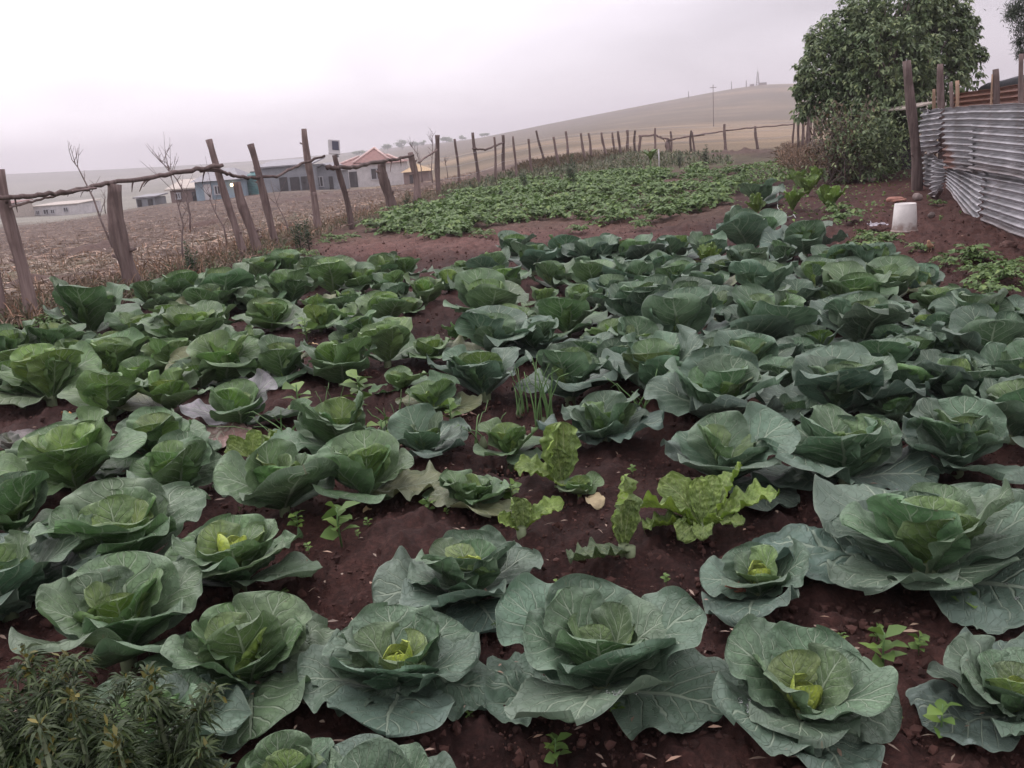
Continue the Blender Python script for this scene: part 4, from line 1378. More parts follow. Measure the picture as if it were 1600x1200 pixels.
tin, t, b = new_mat('galvanised_tin')
tcn = N(t, 'ShaderNodeTexCoord')
n1 = N(t, 'ShaderNodeTexNoise', i_Scale=2.2, i_Detail=7.0, i_Roughness=0.65)
t.links.new(tcn.outputs['Object'], n1.inputs['Vector'])
n2 = N(t, 'ShaderNodeTexNoise', i_Scale=14.0, i_Detail=5.0)
t.links.new(tcn.outputs['Object'], n2.inputs['Vector'])
oi = N(t, 'ShaderNodeObjectInfo')
s_ = N(t, 'ShaderNodeSeparateXYZ')
t.links.new(oi.outputs['Color'], s_.inputs[0])
c = ramp(t, n1.outputs[0], [(0.3, (.20, .20, .21)), (0.6, (.42, .41, .43)), (0.8, (.62, .61, .63))])
c = mixc(t, maprange(t, n2.outputs[0], .55, .75, 0, .5), c, (.36, .33, .34))
uvm = N(t, 'ShaderNodeUVMap', uv_map='uv')
su = N(t, 'ShaderNodeSeparateXYZ')
t.links.new(uvm.outputs[0], su.inputs[0])
rm = mathn(t, 'ADD', mathn(t, 'SUBTRACT', 1.0, mathn(t, 'MULTIPLY', su.outputs[0], 1.9)), mathn(t, 'MULTIPLY', mathn(t, 'SUBTRACT', su.outputs[1], 0.72), 1.6))
rm = mathn(t, 'ADD', rm, mathn(t, 'MULTIPLY', mathn(t, 'SUBTRACT', n1.outputs[0], .5), 2.0))
rust = mathn(t, 'MULTIPLY', maprange(t, rm, .55, .95), maprange(t, su.outputs[1], .5, .62))
rust = mathn(t, 'MULTIPLY', rust, s_.outputs[0])
rust = mathn(t, 'MAXIMUM', rust, mathn(t, 'MULTIPLY', s_.outputs[1], maprange(t, n1.outputs[0], .2, .45, .4, 1)))
stain = mathn(t, 'MULTIPLY', maprange(t, mathn(t, 'ADD', su.outputs[1], mathn(t, 'MULTIPLY', n2.outputs[0], .5)), 1.02, 1.4), .75)
n3_ = N(t, 'ShaderNodeTexNoise', i_Scale=1.0, i_Detail=4.0)
mp_ = N(t, 'ShaderNodeMapping')
mp_.inputs['Scale'].default_value = (9, 9, .8)
t.links.new(tcn.outputs['Object'], mp_.inputs[0])
t.links.new(mp_.outputs[0], n3_.inputs['Vector'])
c = mixc(t, mathn(t, 'MULTIPLY', maprange(t, n3_.outputs[0], .56, .72), .55), c, (.20, .13, .10))
c = mixc(t, stain, c, (.13, .075, .06))
rcol = ramp(t, n2.outputs[0], [(.3, (.10, .036, .024)), (.7, (.20, .085, .055))])
c = mixc(t, rust, c, rcol)
t.links.new(c, b.inputs['Base Color'])
t.links.new(mathn(t, 'MULTIPLY', mathn(t, 'SUBTRACT', 1.0, rust), .9), b.inputs['Metallic'])
t.links.new(maprange(t, n1.outputs[0], .3, .8, .38, .6), b.inputs['Roughness'])
bp = N(t, 'ShaderNodeBump', i_Strength=.25, i_Distance=.01)
t.links.new(n1.outputs[0], bp.inputs['Height'])
t.links.new(bp.outputs[0], b.inputs['Normal'])


def sheet(tl, tr, bl, br, label, off=0.0, crumple=0.006, rust=0.0, allrust=0.0, jag=0.012, pitch=0.094, amp=0.030, bottomcut=0.0, seed=0):
    rg = np.random.default_rng(500 + seed)
    (q00, z00), (q10, z10), (q01, z01), (q11, z11) = wq(*tl), wq(*tr), wq(*bl), wq(*br)
    h = max(abs(z00 - z01), abs(z10 - z11))
    nq, nz = 40, int(h / pitch * 11) + 8
    U, V = np.meshgrid(np.linspace(0, 1, nq), np.linspace(0, 1, nz), indexing='ij')
    q = (q00 * (1 - U) + q10 * U) * (1 - V) + (q01 * (1 - U) + q11 * U) * V
    z = (z00 * (1 - U) + z10 * U) * (1 - V) + (z01 * (1 - U) + z11 * U) * V
    q = q + jag * np.sin(V * h / pitch * 3.14 + seed) * (np.abs(U - .5) * 2) ** 6
    z = z + jag * fbm(U * 9, V * 0 + seed, 3, 2) * (np.abs(V - .5) * 2) ** 8
    hh = V * h
    off_ = off + amp * np.cos(hh / pitch * 2 * math.pi) + crumple * fbm(q * 1.6 + seed * 3, z * 1.6, 60 + seed, 3) + crumple * .4 * fbm(q * 5, z * 5, 70 + seed, 2)
    P = np.array(PA)[None, None] + np.array(wd) * q[..., None] + np.array(wn) * off_[..., None]
    P[..., 2] = z
    o0 = P.reshape(-1, 3).mean(0)
    o0[2] = z.min()
    i = np.arange(nq - 1)[:, None] * nz
    j = np.arange(nz - 1)[None]
    F = np.stack([i + j, i + j + 1, i + nz + j + 1, i + nz + j], -1).reshape(-1, 4)
    me = mesh('tin_sheet', P.reshape(-1, 3) - o0, F, tin, {'uv': np.stack([U, V], -1).reshape(-1, 2)})
    o = link('tin_sheet', me, loc=o0, color=(rust, allrust, 0))
    sm = o.modifiers.new('thickness', 'SOLIDIFY')
    sm.thickness = .0015
    return tag(o, label, 'metal sheet', 'corrugated sheets of the tin wall')


sheet((1474, 169), (1524, 165), (1477, 262), (1524, 268), 'upper corrugated sheet with a rust patch at its lower left corner', .012, rust=1.0, seed=1)
sheet((1521, 164), (1740, 158), (1519, 262), (1740, 305), 'uppermost long pale corrugated sheet running out of the right edge', .032, .009, seed=2)
sheet((1477, 254), (1537, 268), (1479, 292), (1523, 354), 'lower corrugated sheet with a slanting cut bottom edge', -.012, .012, seed=3)
sheet((1533, 266), (1740, 296), (1529, 345), (1740, 428), 'lower long dull corrugated sheet at the right edge', -.03, .010, seed=4)
sheet((1437, 174), (1475, 167), (1441, 240), (1470, 238), 'crumpled corrugated sheet at the far end beside the tall post', .02, .07, seed=5, jag=.05)
sheet((1439, 239), (1459, 241), (1441, 293), (1457, 296), 'short narrow corrugated piece at the foot of the tall post', -.01, .03, seed=6, jag=.02)
sheet((1456, 242), (1478, 254), (1460, 317), (1476, 300), 'narrow buckled corrugated strip hanging between two sheets', .03, .04, seed=7, jag=.04)


def wpost(tx, ty, by, w_, label, off=-.12, mat='post', bx=None, bend=0):
    bx = tx if bx is None else bx
    d = woff(bx, by, off).y
    return post(tx, ty, bx, by, w_, label, bend, d=d, group='posts of the tin wall', mat=mat, knots=1)


wpost(1417, 95, 292, 17, 'tall leaning grey post at the far end of the tin wall', .12, bx=1432, bend=.3)
wpost(1470, 100, 260, 12, 'tall post rising behind the crumpled tin sheet', -.14, bx=1472)
wpost(1460, 139, 240, 7, 'short split pale post behind the crumpled tin sheet', -.2, 'palewood')
wpost(1486, 128, 250, 8, 'dark square post behind the rust patched sheet', -.14)
wpost(1495, 126, 250, 8, 'pale split post beside the dark square one', -.2, 'palewood', bx=1493)
wpost(1556, 108, 280, 11, 'leaning dark post behind the pale long sheet', -.2, bx=1551)
wpost(1551, 116, 280, 4, 'thin pale strut leaning on the dark post behind the tin wall', -.14, 'palewood', bx=1544)
wpost(1596, 84, 300, 9, 'tall post near the right edge below the pine foliage', -.2, bx=1595)
# rusty sheet and dark cover behind the wall
PA0 = PA.copy()
PA = PA - wn * .9
sheet((1487, 147), (1740, 112), (1487, 230), (1740, 250), 'rusty red corrugated sheet behind the tin wall', 0, .02, allrust=1.0, seed=8)
PA = PA0
a_ = woff(1531, 139, -1.9)
b_ = woff(1720, 100, -1.9)
m = MB()
ax = (b_ - a_)
for k in range(1):
    pts_ = [a_ + ax * t for t in np.linspace(0, 1, 16)]
    rad = [.17 * (1 - .85 * (1 - min(1, t / .12)) ** 2) * (1 + .05 * math.sin(t * 17)) for t in np.linspace(0, 1, 16)]
    m.tube([p_ - a_ + Vector((0, 0, -.08)) for p_ in pts_], rad, 20)
dk = simple('black_plastic', (0.03, 0.03, 0.036), 0.45, 5, .4, bump=.4)
o = m.build('covered_roof', dk, loc=a_)
tag(o, 'black plastic covered ridge behind the rusty sheet and tin wall', 'roof')

# dark lean-to under the tree
sx = pt(1436, 165, 19.5)
shd = thing('lean_to', 'dark open lean-to with a pale tin roof edge under the big tree', 'shed', (sx.x, 19.5, tz(sx.x, 19.5)))
hgt = sx.z - shd.location.z
m = MB()
m.box((.0, 1.2, hgt), .66, 2.8, .03, M=Matrix.Rotation(math.radians(-9), 3, 'Y'))
m.build('roof', MAT['r_light'], shd, False)
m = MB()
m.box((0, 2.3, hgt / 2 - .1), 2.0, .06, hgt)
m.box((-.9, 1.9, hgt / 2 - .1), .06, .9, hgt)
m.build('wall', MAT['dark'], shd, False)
for xx in (.1, .3):
    m = MB()
    m.tube([(xx, 0, -.2), (xx + .03, .03, hgt * .5), (xx, 0, hgt - .05)], .05, 8)
    m.build('post', MAT['post'], shd)


# ------------------------------------------------------------------ the big tree, its dry skirt, the pine
def branchy(mb, p, q, r0, r1, sag=.1, k=6):
    P = []
    for i in range(k + 1):
        t = i / k
        c = p * (1 - t) + q * t
        c = c + Vector((R_.uniform(-1, 1), R_.uniform(-1, 1), R_.uniform(-1, 1))) * (q - p).length * .035
        P.append(c)
    mb.tube(P, np.linspace(r0, r1, k + 1), 7)
    return P


TD = 22.0
tb = pt(1375, 262, TD)
tb.z = tz(tb.x, tb.y)
tree = thing('tree', 'big round leafy green tree standing beside the tin wall', 'tree', tb)
blobs = [(1400, 22, 62, 0), (1452, 55, 64, .4), (1335, 62, 58, -.2), (1296, 98, 46, -.3), (1380, 98, 74, -.7), (1466, 112, 56, -.2), (1288, 140, 36, 0), (1345, 152, 56, -.6),
         (1428, 150, 56, -.6), (1270, 158, 22, 0), (1500, 62, 28, .3), (1503, 100, 16, .2), (1420, -5, 50, .4), (1470, 8, 40, .5), (1360, 40, 40, .5), (1310, 75, 36, .6), (1400, 70, 70, 1.2), (1340, 110, 60, 1.2), (1450, 100, 60, 1.2),
         (1283, 62, 20, .2), (1268, 95, 18, .2), (1262, 128, 16, .1), (1320, 40, 26, .3), (1350, 14, 28, .3), (1490, 30, 28, .3), (1514, 95, 10, .2), (1395, 185, 44, -.4), (1340, 190, 34, -1.0), (1360, 222, 30, -1.4), (1300, 178, 26, -.6), (1330, 225, 22, -1.6), (1256, 112, 9, 0), (1532, 84, 8, .2), (1250, 140, 9, 0), (1470, -2, 22, .2), (1515, 40, 12, .2), (1255, 175, 12, 0)]
m = MB()
cents = [(pt(x, y, TD + dz), r / FPX * TD) for x, y, r, dz in blobs]
fork = Vector((0.1, .1, 1.3))
branchy(m, Vector((0, 0, -.3)), fork, .20, .16)
for c, r in cents[:16]:
    P = branchy(m, fork + Vector((R_.uniform(-.1, .1), R_.uniform(-.1, .1), R_.uniform(-.4, .3))), c - tb, .085, .02)
    for _ in range(4):
        a = P[R_.randrange(2, 6)]
        branchy(m, a, (c - tb) + Vector((R_.uniform(-1, 1), R_.uniform(-1, 1), R_.uniform(-.6, 1))) * r * .8, .02, .006, k=4)
m.build('trunk', MAT['twig'], tree)
m = MB()
rg = np.random.default_rng(42)
PP, DD = [], []
for c, r in cents:
    nt_ = int(20 + 230 * (r ** 2))
    dirs = rg.normal(0, 1, (nt_, 3))
    dirs /= np.linalg.norm(dirs, axis=1)[:, None]
    rad = r * rg.uniform(.72, 1.08, nt_)
    tips = np.array(c - tb)[None] + dirs * rad[:, None] * np.array([1, 1, .9])
    for tp, dr in zip(tips, dirs):
        kk = rg.integers(6, 10)
        an = rg.random(kk) * 6.28
        el = rg.uniform(-.7, .35, kk)
        d3 = np.stack([np.cos(an) * np.cos(el), np.sin(an) * np.cos(el), np.sin(el)], -1) + dr * .55
        PP.append(tp[None] + rg.normal(0, .025, (kk, 3)))
        DD.append(d3)
PP, DD = np.concatenate(PP), np.concatenate(DD)
leafcloud(m, PP, DD, rg.uniform(.09, .16, len(PP)), rg.uniform(.028, .048, len(PP)), rg, droop=.45)
m.build('crown', MAT['tree'], tree)

# dry, twiggy skirt of the tree
th_b = pt(1322, 257, 20.0)
th_b.z = tz(th_b.x, th_b.y)
thk = thing('thicket', 'brown dry bush tangled under the left side of the big tree', 'bush', th_b)
m = MB()
PP, DD = [], []
for k in range(58):
    bx = pt(R_.uniform(1285, 1372), 257, 20 + R_.uniform(-.6, .8)) - th_b
    bx.z = 0
    tp = pt(R_.uniform(1262, 1372), R_.uniform(160, 240), 20 + R_.uniform(-.8, .8)) - th_b
    P = branchy(m, bx, tp, .014, .004, k=5)
    for a in P[1:]:
        for _ in range(7):
            q_ = a + Vector((R_.uniform(-1, 1), R_.uniform(-1, 1), R_.uniform(-1, 1))) * .16
            PP.append(q_)
            DD.append((R_.uniform(-1, 1), R_.uniform(-1, 1), R_.uniform(-1, .5)))
m.build('stems', MAT['twig'], thk)
m = MB()
PP, DD = np.array([tuple(p_) for p_ in PP]), np.array(DD)
leafcloud(m, PP, DD, rg.uniform(.06, .12, len(PP)), rg.uniform(.014, .03, len(PP)), rg, droop=.4)
m.build('foliage', MAT['drybrush'], thk)
# low green growth at its foot
gb = pt(1350, 264, 19.6)
gb.z = tz(gb.x, gb.y)
lb_ = thing('bush', 'dark green low bush at the foot of the big tree', 'bush', gb)
m = MB()
n = 2600
q = rg.normal(0, 1, (n, 3)) * np.array([.45, .32, .42]) + np.array([.1, 0, .75])
q[:, 2] = np.abs(q[:, 2])
leafcloud(m, q, rg.normal(0, 1, (n, 3)), rg.uniform(.06, .12, n), rg.uniform(.02, .035, n), rg)
m.build('foliage', MAT['tree'], lb_)
m = MB()
for k in range(10):
    branchy(m, Vector((R_.uniform(-.1, .1), 0, -.05)), Vector((R_.uniform(-.4, .4), R_.uniform(-.3, .3), R_.uniform(.4, .9))), .012, .004, k=4)
m.build('stems', MAT['twig'], lb_)

# pine whose branches reach in at the top right
pb = pt(1668, 250, 19)
pb.z = tz(pb.x, pb.y)
pine = thing('pine_tree', 'dark pine whose branch tips reach in at the top right corner', 'tree', pb)
m = MB()
branchy(m, Vector((0, 0, -.3)), Vector((.05, 0, 4.6)), .16, .05, k=8)
PP, DD = [], []
for (x, y, r) in [(1590, 14, 14), (1582, 22, 10), (1600, 42, 14), (1594, 66, 9), (1596, 84, 8), (1612, 20, 26), (1640, 0, 40), (1660, 40, 40), (1690, 10, 45), (1650, 80, 30), (1680, -50, 50), (1640, -50, 40), (1700, 90, 40)]:
    c = pt(x, y, 19 + R_.uniform(-.6, .6))
    rr = r / FPX * 19
    branchy(m, Vector((0, 0, max(.8, c.z - pb.z - .25))), c - pb, .03, .01, k=5)
    nn = int(120 + 2600 * rr)
    q = rg.normal(0, 1, (nn, 3)) * rr * .5 + np.array(c - pb)
    PP.append(q)
    DD.append(rg.normal(0, 1, (nn, 3)) + np.array([0, 0, .4]))
m.build('trunk', MAT['twig'], pine)
PP, DD = np.concatenate(PP), np.concatenate(DD)
m = MB()
leafcloud(m, PP, DD, rg.uniform(.07, .13, len(PP)), .007, rg, droop=.1)
m.build('crown', MAT['pine'], pine)


# ------------------------------------------------------------------ potato bed and the plants around it
def potato_parts(seed):
    rg = np.random.default_rng(seed)
    m, st = MB(), MB()
    P, D, L = [], [], []
    for k in range(rg.integers(13, 17)):
        a = rg.random() * 6.28
        ln = rg.uniform(.22, .38)
        el = rg.uniform(.35, 1.25)
        pts_ = []
        for i in range(7):
            t = i / 6
            e = el - 1.1 * t * t
            if i == 0:
                c = np.array([0, 0, .02])
            else:
                c = pts_[-1] + ln / 6 * np.array([math.cos(a) * math.cos(e), math.sin(a) * math.cos(e), math.sin(e)])
            pts_.append(c)
        st.tube(pts_, np.linspace(.006, .002, 7), 4, cap=False)
        sd_ = np.array([-math.sin(a), math.cos(a), 0])
        fw = np.array([math.cos(a), math.sin(a), 0])
        for i in range(2, 7):
            for sg in (-1, 1):
                P.append(pts_[i])
                D.append(sd_ * sg * .9 + fw * .6 + np.array([0, 0, rg.uniform(-.2, .35)]))
                L.append(rg.uniform(.07, .11))
        P.append(pts_[6])
        D.append(fw + np.array([0, 0, -.1]))
        L.append(.11)
    P, D, L = np.array(P), np.array(D), np.array(L)
    leafcloud(m, P, D, L, L * .33, rg, droop=.25)
    return m.mesh('potato_leaves', MAT['potato']), st.mesh('potato_stems', MAT['onion'])


PVAR = [potato_parts(90 + k) for k in range(6)]
poly = [(578, 362), (640, 368), (700, 372), (765, 352), (850, 340), (930, 352), (1030, 345), (1120, 332), (1150, 300), (1165, 268), (1120, 254), (1000, 262), (880, 276), (780, 292), (700, 312), (610, 340)]


def inpoly(x, y, pl):
    c = False
    for (x1, y1), (x2, y2) in zip(pl, pl[1:] + pl[:1]):
        if (y1 > y) != (y2 > y) and x < (x2 - x1) * (y - y1) / (y2 - y1) + x1:
            c = not c
    return c


def plant(name, label, cat, variants, p, s, group, parts=('foliage', 'stem')):
    o = thing(name, label, cat, p, R_.random() * 6.28, group)
    o.scale = (s, s, s)
    v = R_.choice(variants)
    for nm, me in zip(parts, v):
        link(nm, me, o)
    return o


PL = 'leafy green potato plant in the dense bed beyond the cabbages'
# rows of potatoes across the bed
wp = [at(*q) for q in poly]
cand = []
for yy in np.arange(12, 30, .56):
    for xx in np.arange(-5, 9, .44):
        x_, y_ = xx + R_.uniform(-.12, .12), yy + R_.uniform(-.14, .14) + .10 * xx
        z_ = tz(x_, y_)
        px, py, f = proj(np.array([[x_, y_, z_]]))
        if inpoly(px[0], py[0], poly) and R_.random() > .2 + .25 * (px[0] > 1000) + .3 * float(fbm(np.array(x_ * .6), np.array(y_ * .6), 17, 2)):
            cand.append((x_, y_, z_, px[0], py[0]))
cand.sort(key=lambda c: c[1])
for x_, y_, z_, px, py in cand[:280]:
    plant('potato_plant', PL, 'potato plant', PVAR, (x_, y_, z_), R_.uniform(.6, 1.3), 'potato plants in the bed')
for (px, py, s, lab) in [(905, 362, .6, 'sparse little potato plant at the near left edge of the bed'), (1000, 356, .6, 'small potato plant standing out on the bare soil strip'), (1020, 345, .55, 'little potato plant just behind the one on the soil strip'),
                         (1318, 345, .8, 'small potato plant near the white bucket'), (1310, 330, .7, 'small pale potato plant behind the one near the bucket'), (755, 368, .6, 'low potato plant at the near corner of the bed')]:
    plant('potato_plant', lab, 'potato plant', PVAR, at(px, py), s, 'outlying potato plants')


def spire(seed, n=500, w=.22, h=1.0, conic=True):
    rg = np.random.default_rng(seed)
    m, st = MB(), MB()
    P, D = [], []
    for k in range(5):
        tx, ty = rg.normal(0, w * .5, 2) if k else (0, 0)
        hh = h * (1 if k == 0 else rg.uniform(.5, .85))
        st.tube([(tx * .1, ty * .1, -.05), (tx * .6, ty * .6, hh * .5), (tx, ty, hh)], [.01, .007, .003], 5)
        t = rg.random(n // 5) ** .8
        rr = w * (.15 + .85 * (1 - t)) * (.8 if k else 1) * .6
        an = rg.random(n // 5) * 6.28
        ra = rr * np.sqrt(rg.random(n // 5))
        P.append(np.stack([tx * t + np.cos(an) * ra, ty * t + np.sin(an) * ra, hh * (.04 + .96 * t)], -1))
        D.append(np.stack([np.cos(an), np.sin(an), rg.uniform(.2, 1.2, n // 5)], -1))
    P, D = np.concatenate(P), np.concatenate(D)
    leafcloud(m, P, D, rg.uniform(.06, .13, len(P)), rg.uniform(.008, .016, len(P)), rg, droop=.2)
    return m.mesh('weed_leaves', MAT['darkweed']), st.mesh('weed_stems', MAT['twig'])


SV = [spire(200 + k) for k in range(4)]
for (px, py, hpx, lab) in [(895, 292, 48, 'large dark spire shaped weed standing in the potato bed'), (820, 297, 32, 'smaller dark spire weed left of the large one in the potatoes'), (470, 395, 62, 'dark feathery weed at the fence foot behind the cabbages'),
                           (484, 392, 45, 'shorter weed beside the feathery one at the fence foot'), (638, 333, 34, 'dark spiky weed at the left tip of the potato bed'), (650, 332, 24, 'low spiky weed beside the dark one at the potato bed tip'),
                           (1062, 262, 26, 'dark upright weed behind the potato bed left of the earth heap'), (1104, 262, 34, 'taller dark weed right of the earth heap'), (300, 440, 62, 'thin upright green weed before the stout fence post'),
                           (784, 318, 30, 'round dark weed among the left potatoes'), (735, 300, 20, 'small dark weed by the fence at the potatoes')]:
    p = at(px, py)
    s = hpx / FPX * p.y
    o = plant('weed', lab, 'weed', SV, p, s, 'dark spire weeds')
# banana-like sapling and white stake
p = at(1017, 266)
sp_ = thing('sapling', 'little bright broad leaved sapling beside the white stake', 'plant', p)
m = MB()
hh = 30 / FPX * p.y
m.tube([(0, 0, -.1), (0, 0, hh * .7)], [.025, .02], 6)
m.build('stem', MAT['onion'], sp_)
for k in range(6):
    P, F, un, up_ = leaf_grid(hh * .75, hh * .16, deg(75), deg(10 + 20 * (k % 2)), 1.3, .5, .05, 2, .004, rg, 12, 9)
    P[:, 2] += hh * .45
    link('leaf', mesh('sapling_leaf', rotz(P, k * 2.4), F, MAT['chard'], {'uvn': un, 'uvp': up_}), sp_, color=(.11, .19, .05))
p = at(1030, 268)
m = MB()
hh = 33 / FPX * p.y
m.tube([(0, 0, -.2), (.005, 0, hh * .5), (0, 0, hh)], [.022, .02, .019], 8)
o = m.build('stake', MAT['w_white'], loc=p)
tag(o, 'thin white stake standing upright in the potato bed', 'stake')


# ------------------------------------------------------------------ chard, onions, weeds between the cabbages
def chard(px, py, label, leaves, color=(0.215, 0.335, 0.05), group='chard plants', wid=.31, lo=False):
    rg = np.random.default_rng(int(px * 7 + py))
    g = at(px, py)
    sc_ = (g - CAM).dot(Fv) / FPX
    o = thing('chard', label, 'chard', g, 0, group)
    m = MB()
    m.tube([(0, 0, -.04), (0, 0, .03)], [.018, .02], 8)
    m.build('crown_base', MAT['stem'], o)
    for (az, Lp, e0, e1, k) in leaves:
        L = Lp * sc_
        P, F, un, up_ = leaf_grid(L, L * wid * k, deg(e0), deg(e1), 1.2, .75, .17, 4.4, .012, rg, 16 if lo else 44, 13 if lo else 33, petiole=.22, broad=.62, blister=.045, side=rg.normal(0, .08), twist=rg.normal(0, .65), veins=10, scal=.09)
        me = mesh('chard_leaf', rotz(P + np.array([.012, 0, .012]), deg(az)), F, MAT['chard'], {'uvn': un, 'uvp': up_})
        c = np.array(color) * rg.uniform(.75, 1.2)
        link('leaf', me, o, color=tuple(c))
    return o


chard(975, 862, 'single upright curly chard with one leaf lying on the soil', [(95, 118, 78, 100, 1.0), (60, 75, 80, 65, .8), (120, 60, 70, 80, .8)])
chard(985, 866, 'dark wrinkled chard leaf lying flat before the largest cabbage', [(205, 95, 12, -6, 1.15)], color=(.085, .14, .05))
chard(1100, 830, 'big bushy curly chard with pale midribs beside the fan leaved cabbage', [(5, 125, 38, 0, .9), (28, 118, 55, 30, .8), (172, 112, 48, -10, 1.1), (192, 95, 30, -20, 1.05), (100, 78, 78, 60, .8), (140, 100, 66, 20, .9), (255, 62, 50, -40, .9), (225, 74, 40, -30, .95), (315, 66, 50, -20, .85), (60, 85, 78, 30, .8), (290, 45, 70, 10, .8)])
chard(815, 835, 'curly chard reaching one long leaf to the right over bare soil', [(10, 78, 55, 5, .8), (140, 55, 75, 90, 1.2), (60, 50, 75, 70, 1.1), (200, 45, 60, 30, 1.1)])
chard(878, 762, 'twisted curly chard beside the tiny pale cabbage', [(60, 98, 80, 70, 1.1), (120, 95, 75, 85, 1.1), (175, 78, 50, -5, 1.1), (90, 60, 80, 100, 1.0), (270, 40, 40, 0, 1.1)])
chard(395, 720, 'low curly bright chard leaf between two left cabbages', [(30, 55, 50, 30, 1.0), (160, 50, 40, 10, 1.2), (90, 45, 70, 60, 1.0)])
for (px, py, s, lab) in [(1182, 335, 36, 'bright chard before the lone far cabbage'), (1238, 330, 44, 'bright chard right of the lone far cabbage'), (1262, 305, 40, 'bright chard second from the front in the far row'), (1295, 328, 46, 'bright chard nearest the bucket in the far rows'),
                         (1275, 290, 34, 'small chard at the back of the far chard row'), (1245, 292, 30, 'small chard left of the row end far back'), (1108, 420, 45, 'yellow green chard squeezed between back row cabbages'), (1098, 395, 30, 'yellowing chard tip behind the squeezed one')]:
    chard(px, py, lab, [(a, s * R_.uniform(.55, .95), R_.uniform(50, 82), R_.uniform(30, 90), R_.uniform(.6, .8)) for a in range(0, 360, 26)], (0.17, 0.29, 0.055), 'chard plants of the far rows', lo=True)


def onion(px, py, hpx, n, label, spread=.2, col='onion'):
    g = at(px, py)
    s = g.y / FPX * 1.05
    o = thing('onion', label, 'onion', g, 0, 'onion tufts')
    for k in range(n):
        a = R_.random() * 6.28
        h = hpx * s * R_.uniform(.85, 1.45)
        le = R_.uniform(.05, spread) * h * 2
        r = R_.uniform(.0035, .0065)
        b0 = Vector((R_.uniform(-.05, .05), R_.uniform(-.04, .04), -.02))
        P = []
        for i in range(9):
            t = i / 8
            P.append(b0 + Vector((math.cos(a) * le * t ** 1.8, math.sin(a) * le * t ** 1.8, h * (t - .25 * t ** 3 * R_.random()))))
        m = MB()
        m.tube(P, np.linspace(r, r * .35, 9), 6)
        m.build('leaf', MAT[col], o)
    m = MB()
    m.lathe([(0, -.05), (.02, -.04), (.024, -.02), (.014, .01), (.008, .03)], 10)
    m.build('bulb', MAT['stem'], o)


onion(850, 660, 85, 16, 'thick tuft of upright onion leaves among dark cabbages', .18)
onion(812, 640, 60, 7, 'smaller onion tuft just left of the thick one', .2)
onion(1000, 650, 60, 9, 'bent sprawling onion leaves right of the open rosette cabbage', .7)
onion(620, 690, 70, 8, 'thin upright grassy onion beside the round leafy cabbage', .25)
onion(445, 690, 50, 8, 'curled thin onion leaves beside the cabbage with the brown leaf', .8)
onion(755, 690, 48, 6, 'thin drooping onion leaves left of the small tight cabbage', .5)
onion(520, 640, 45, 4, 'few thin onion leaves below the tidy curled cabbage', .3)


def seedling(seed, n=9, r=.06):
    rg = np.random.default_rng(seed)
    m, st = MB(), MB()
    P, D = [], []
    for k in range(n):
        a = k * 2.4
        z = .02 + .09 * k / n
        P.append((0, 0, z))
        D.append((math.cos(a), math.sin(a), .45))
    P, D = np.array(P), np.array(D)
    leafcloud(m, P, D, rg.uniform(.045, .08, n), rg.uniform(.016, .026, n), rg, droop=.2)
    st.tube([(0, 0, -.02), (.004, 0, .06), (0, 0, .11)], [.004, .003, .002], 5)
    return m.mesh('seedling_leaves', MAT['weed']), st.mesh('seedling_stem', MAT['onion'])


SD = [seedling(300 + k, n) for k, n in enumerate((7, 9, 11, 14))]
for (px, py, s, lab) in [(533, 845, 1.3, 'bushy bright seedling on bare soil left of the wide yellow hearted cabbage'), (466, 830, .7, 'tiny seedling left of the bushy bright one'), (1380, 1045, 1.0, 'bright seedling right of the flat splayed cabbage'),
                         (1436, 1020, .5, 'tiny seedling behind the bright one at the lower right'), (1510, 975, .8, 'bright seedling above the right edge cabbage'), (1470, 1150, .8, 'broad leaved bright seedling at the lower right corner'),
                         (470, 655, 1.9, 'pale leafy weed in the grassy gap by the sprawling cabbage'), (565, 640, 1.9, 'pale leafy weed above the round leafy cabbage'), (800, 785, .8, 'low thin weed beside the ragged pale cabbage'),
                         (670, 800, .6, 'tiny weed behind the wide yellow hearted cabbage'), (870, 1190, .6, 'dark little weed under the front edge of the largest cabbage'), (705, 665, 1.2, 'spindly weed among thin onion leaves'),
                         (480, 530, 1.6, 'ragged pale weed on the bare patch in the middle rows'), (1370, 1000, .4, 'speck of a seedling left of the lower right cabbages'), (600, 700, 1.4, 'leafy weed pressed against the round leafy cabbage')]:
    plant('seedling', lab, 'weed', SD, at(px, py), s, 'weed seedlings')
WL = 'low leafy weed on the red soil in front of the tin wall'
for (px, py) in [(1535, 405), (1515, 402), (1560, 440), (1540, 432), (1580, 436), (1600, 440), (1598, 452), (1520, 425), (1555, 450), (1478, 412), (1440, 392), (1580, 455), (1610, 460), (1525, 440), (1352, 372), (1362, 378), (1390, 378), (1450, 312), (1465, 320), (1500, 335), (1470, 345), (1545, 462), (1570, 425), (1350, 395)]:
    plant('weed', WL, 'weed', PVAR[:3] + SD[2:], at(px, py), R_.uniform(.4, .75), 'weeds before the tin wall')
SO = 'tiny weed sprout on the dark soil between cabbages'
for k in range(46):
    px, py = R_.uniform(200, 1550), R_.uniform(640, 1150)
    plant('sprout', SO, 'weed', SD[:2], at(px, py), R_.uniform(.18, .4), 'tiny sprouts between the cabbages')
SL = 'small weed along the left fence foot'
for (px, py) in [(240, 470), (265, 468), (330, 420), (410, 402), (440, 395), (455, 398), (425, 398), (330, 428), (90, 505), (70, 510), (20, 515), (505, 380), (530, 375), (550, 372), (515, 372), (225, 468), (580, 352), (465, 398), (480, 400)]:
    plant('weed', SL, 'weed', PVAR[:2], at(px, py), R_.uniform(.35, .6), 'weeds along the fence foot')


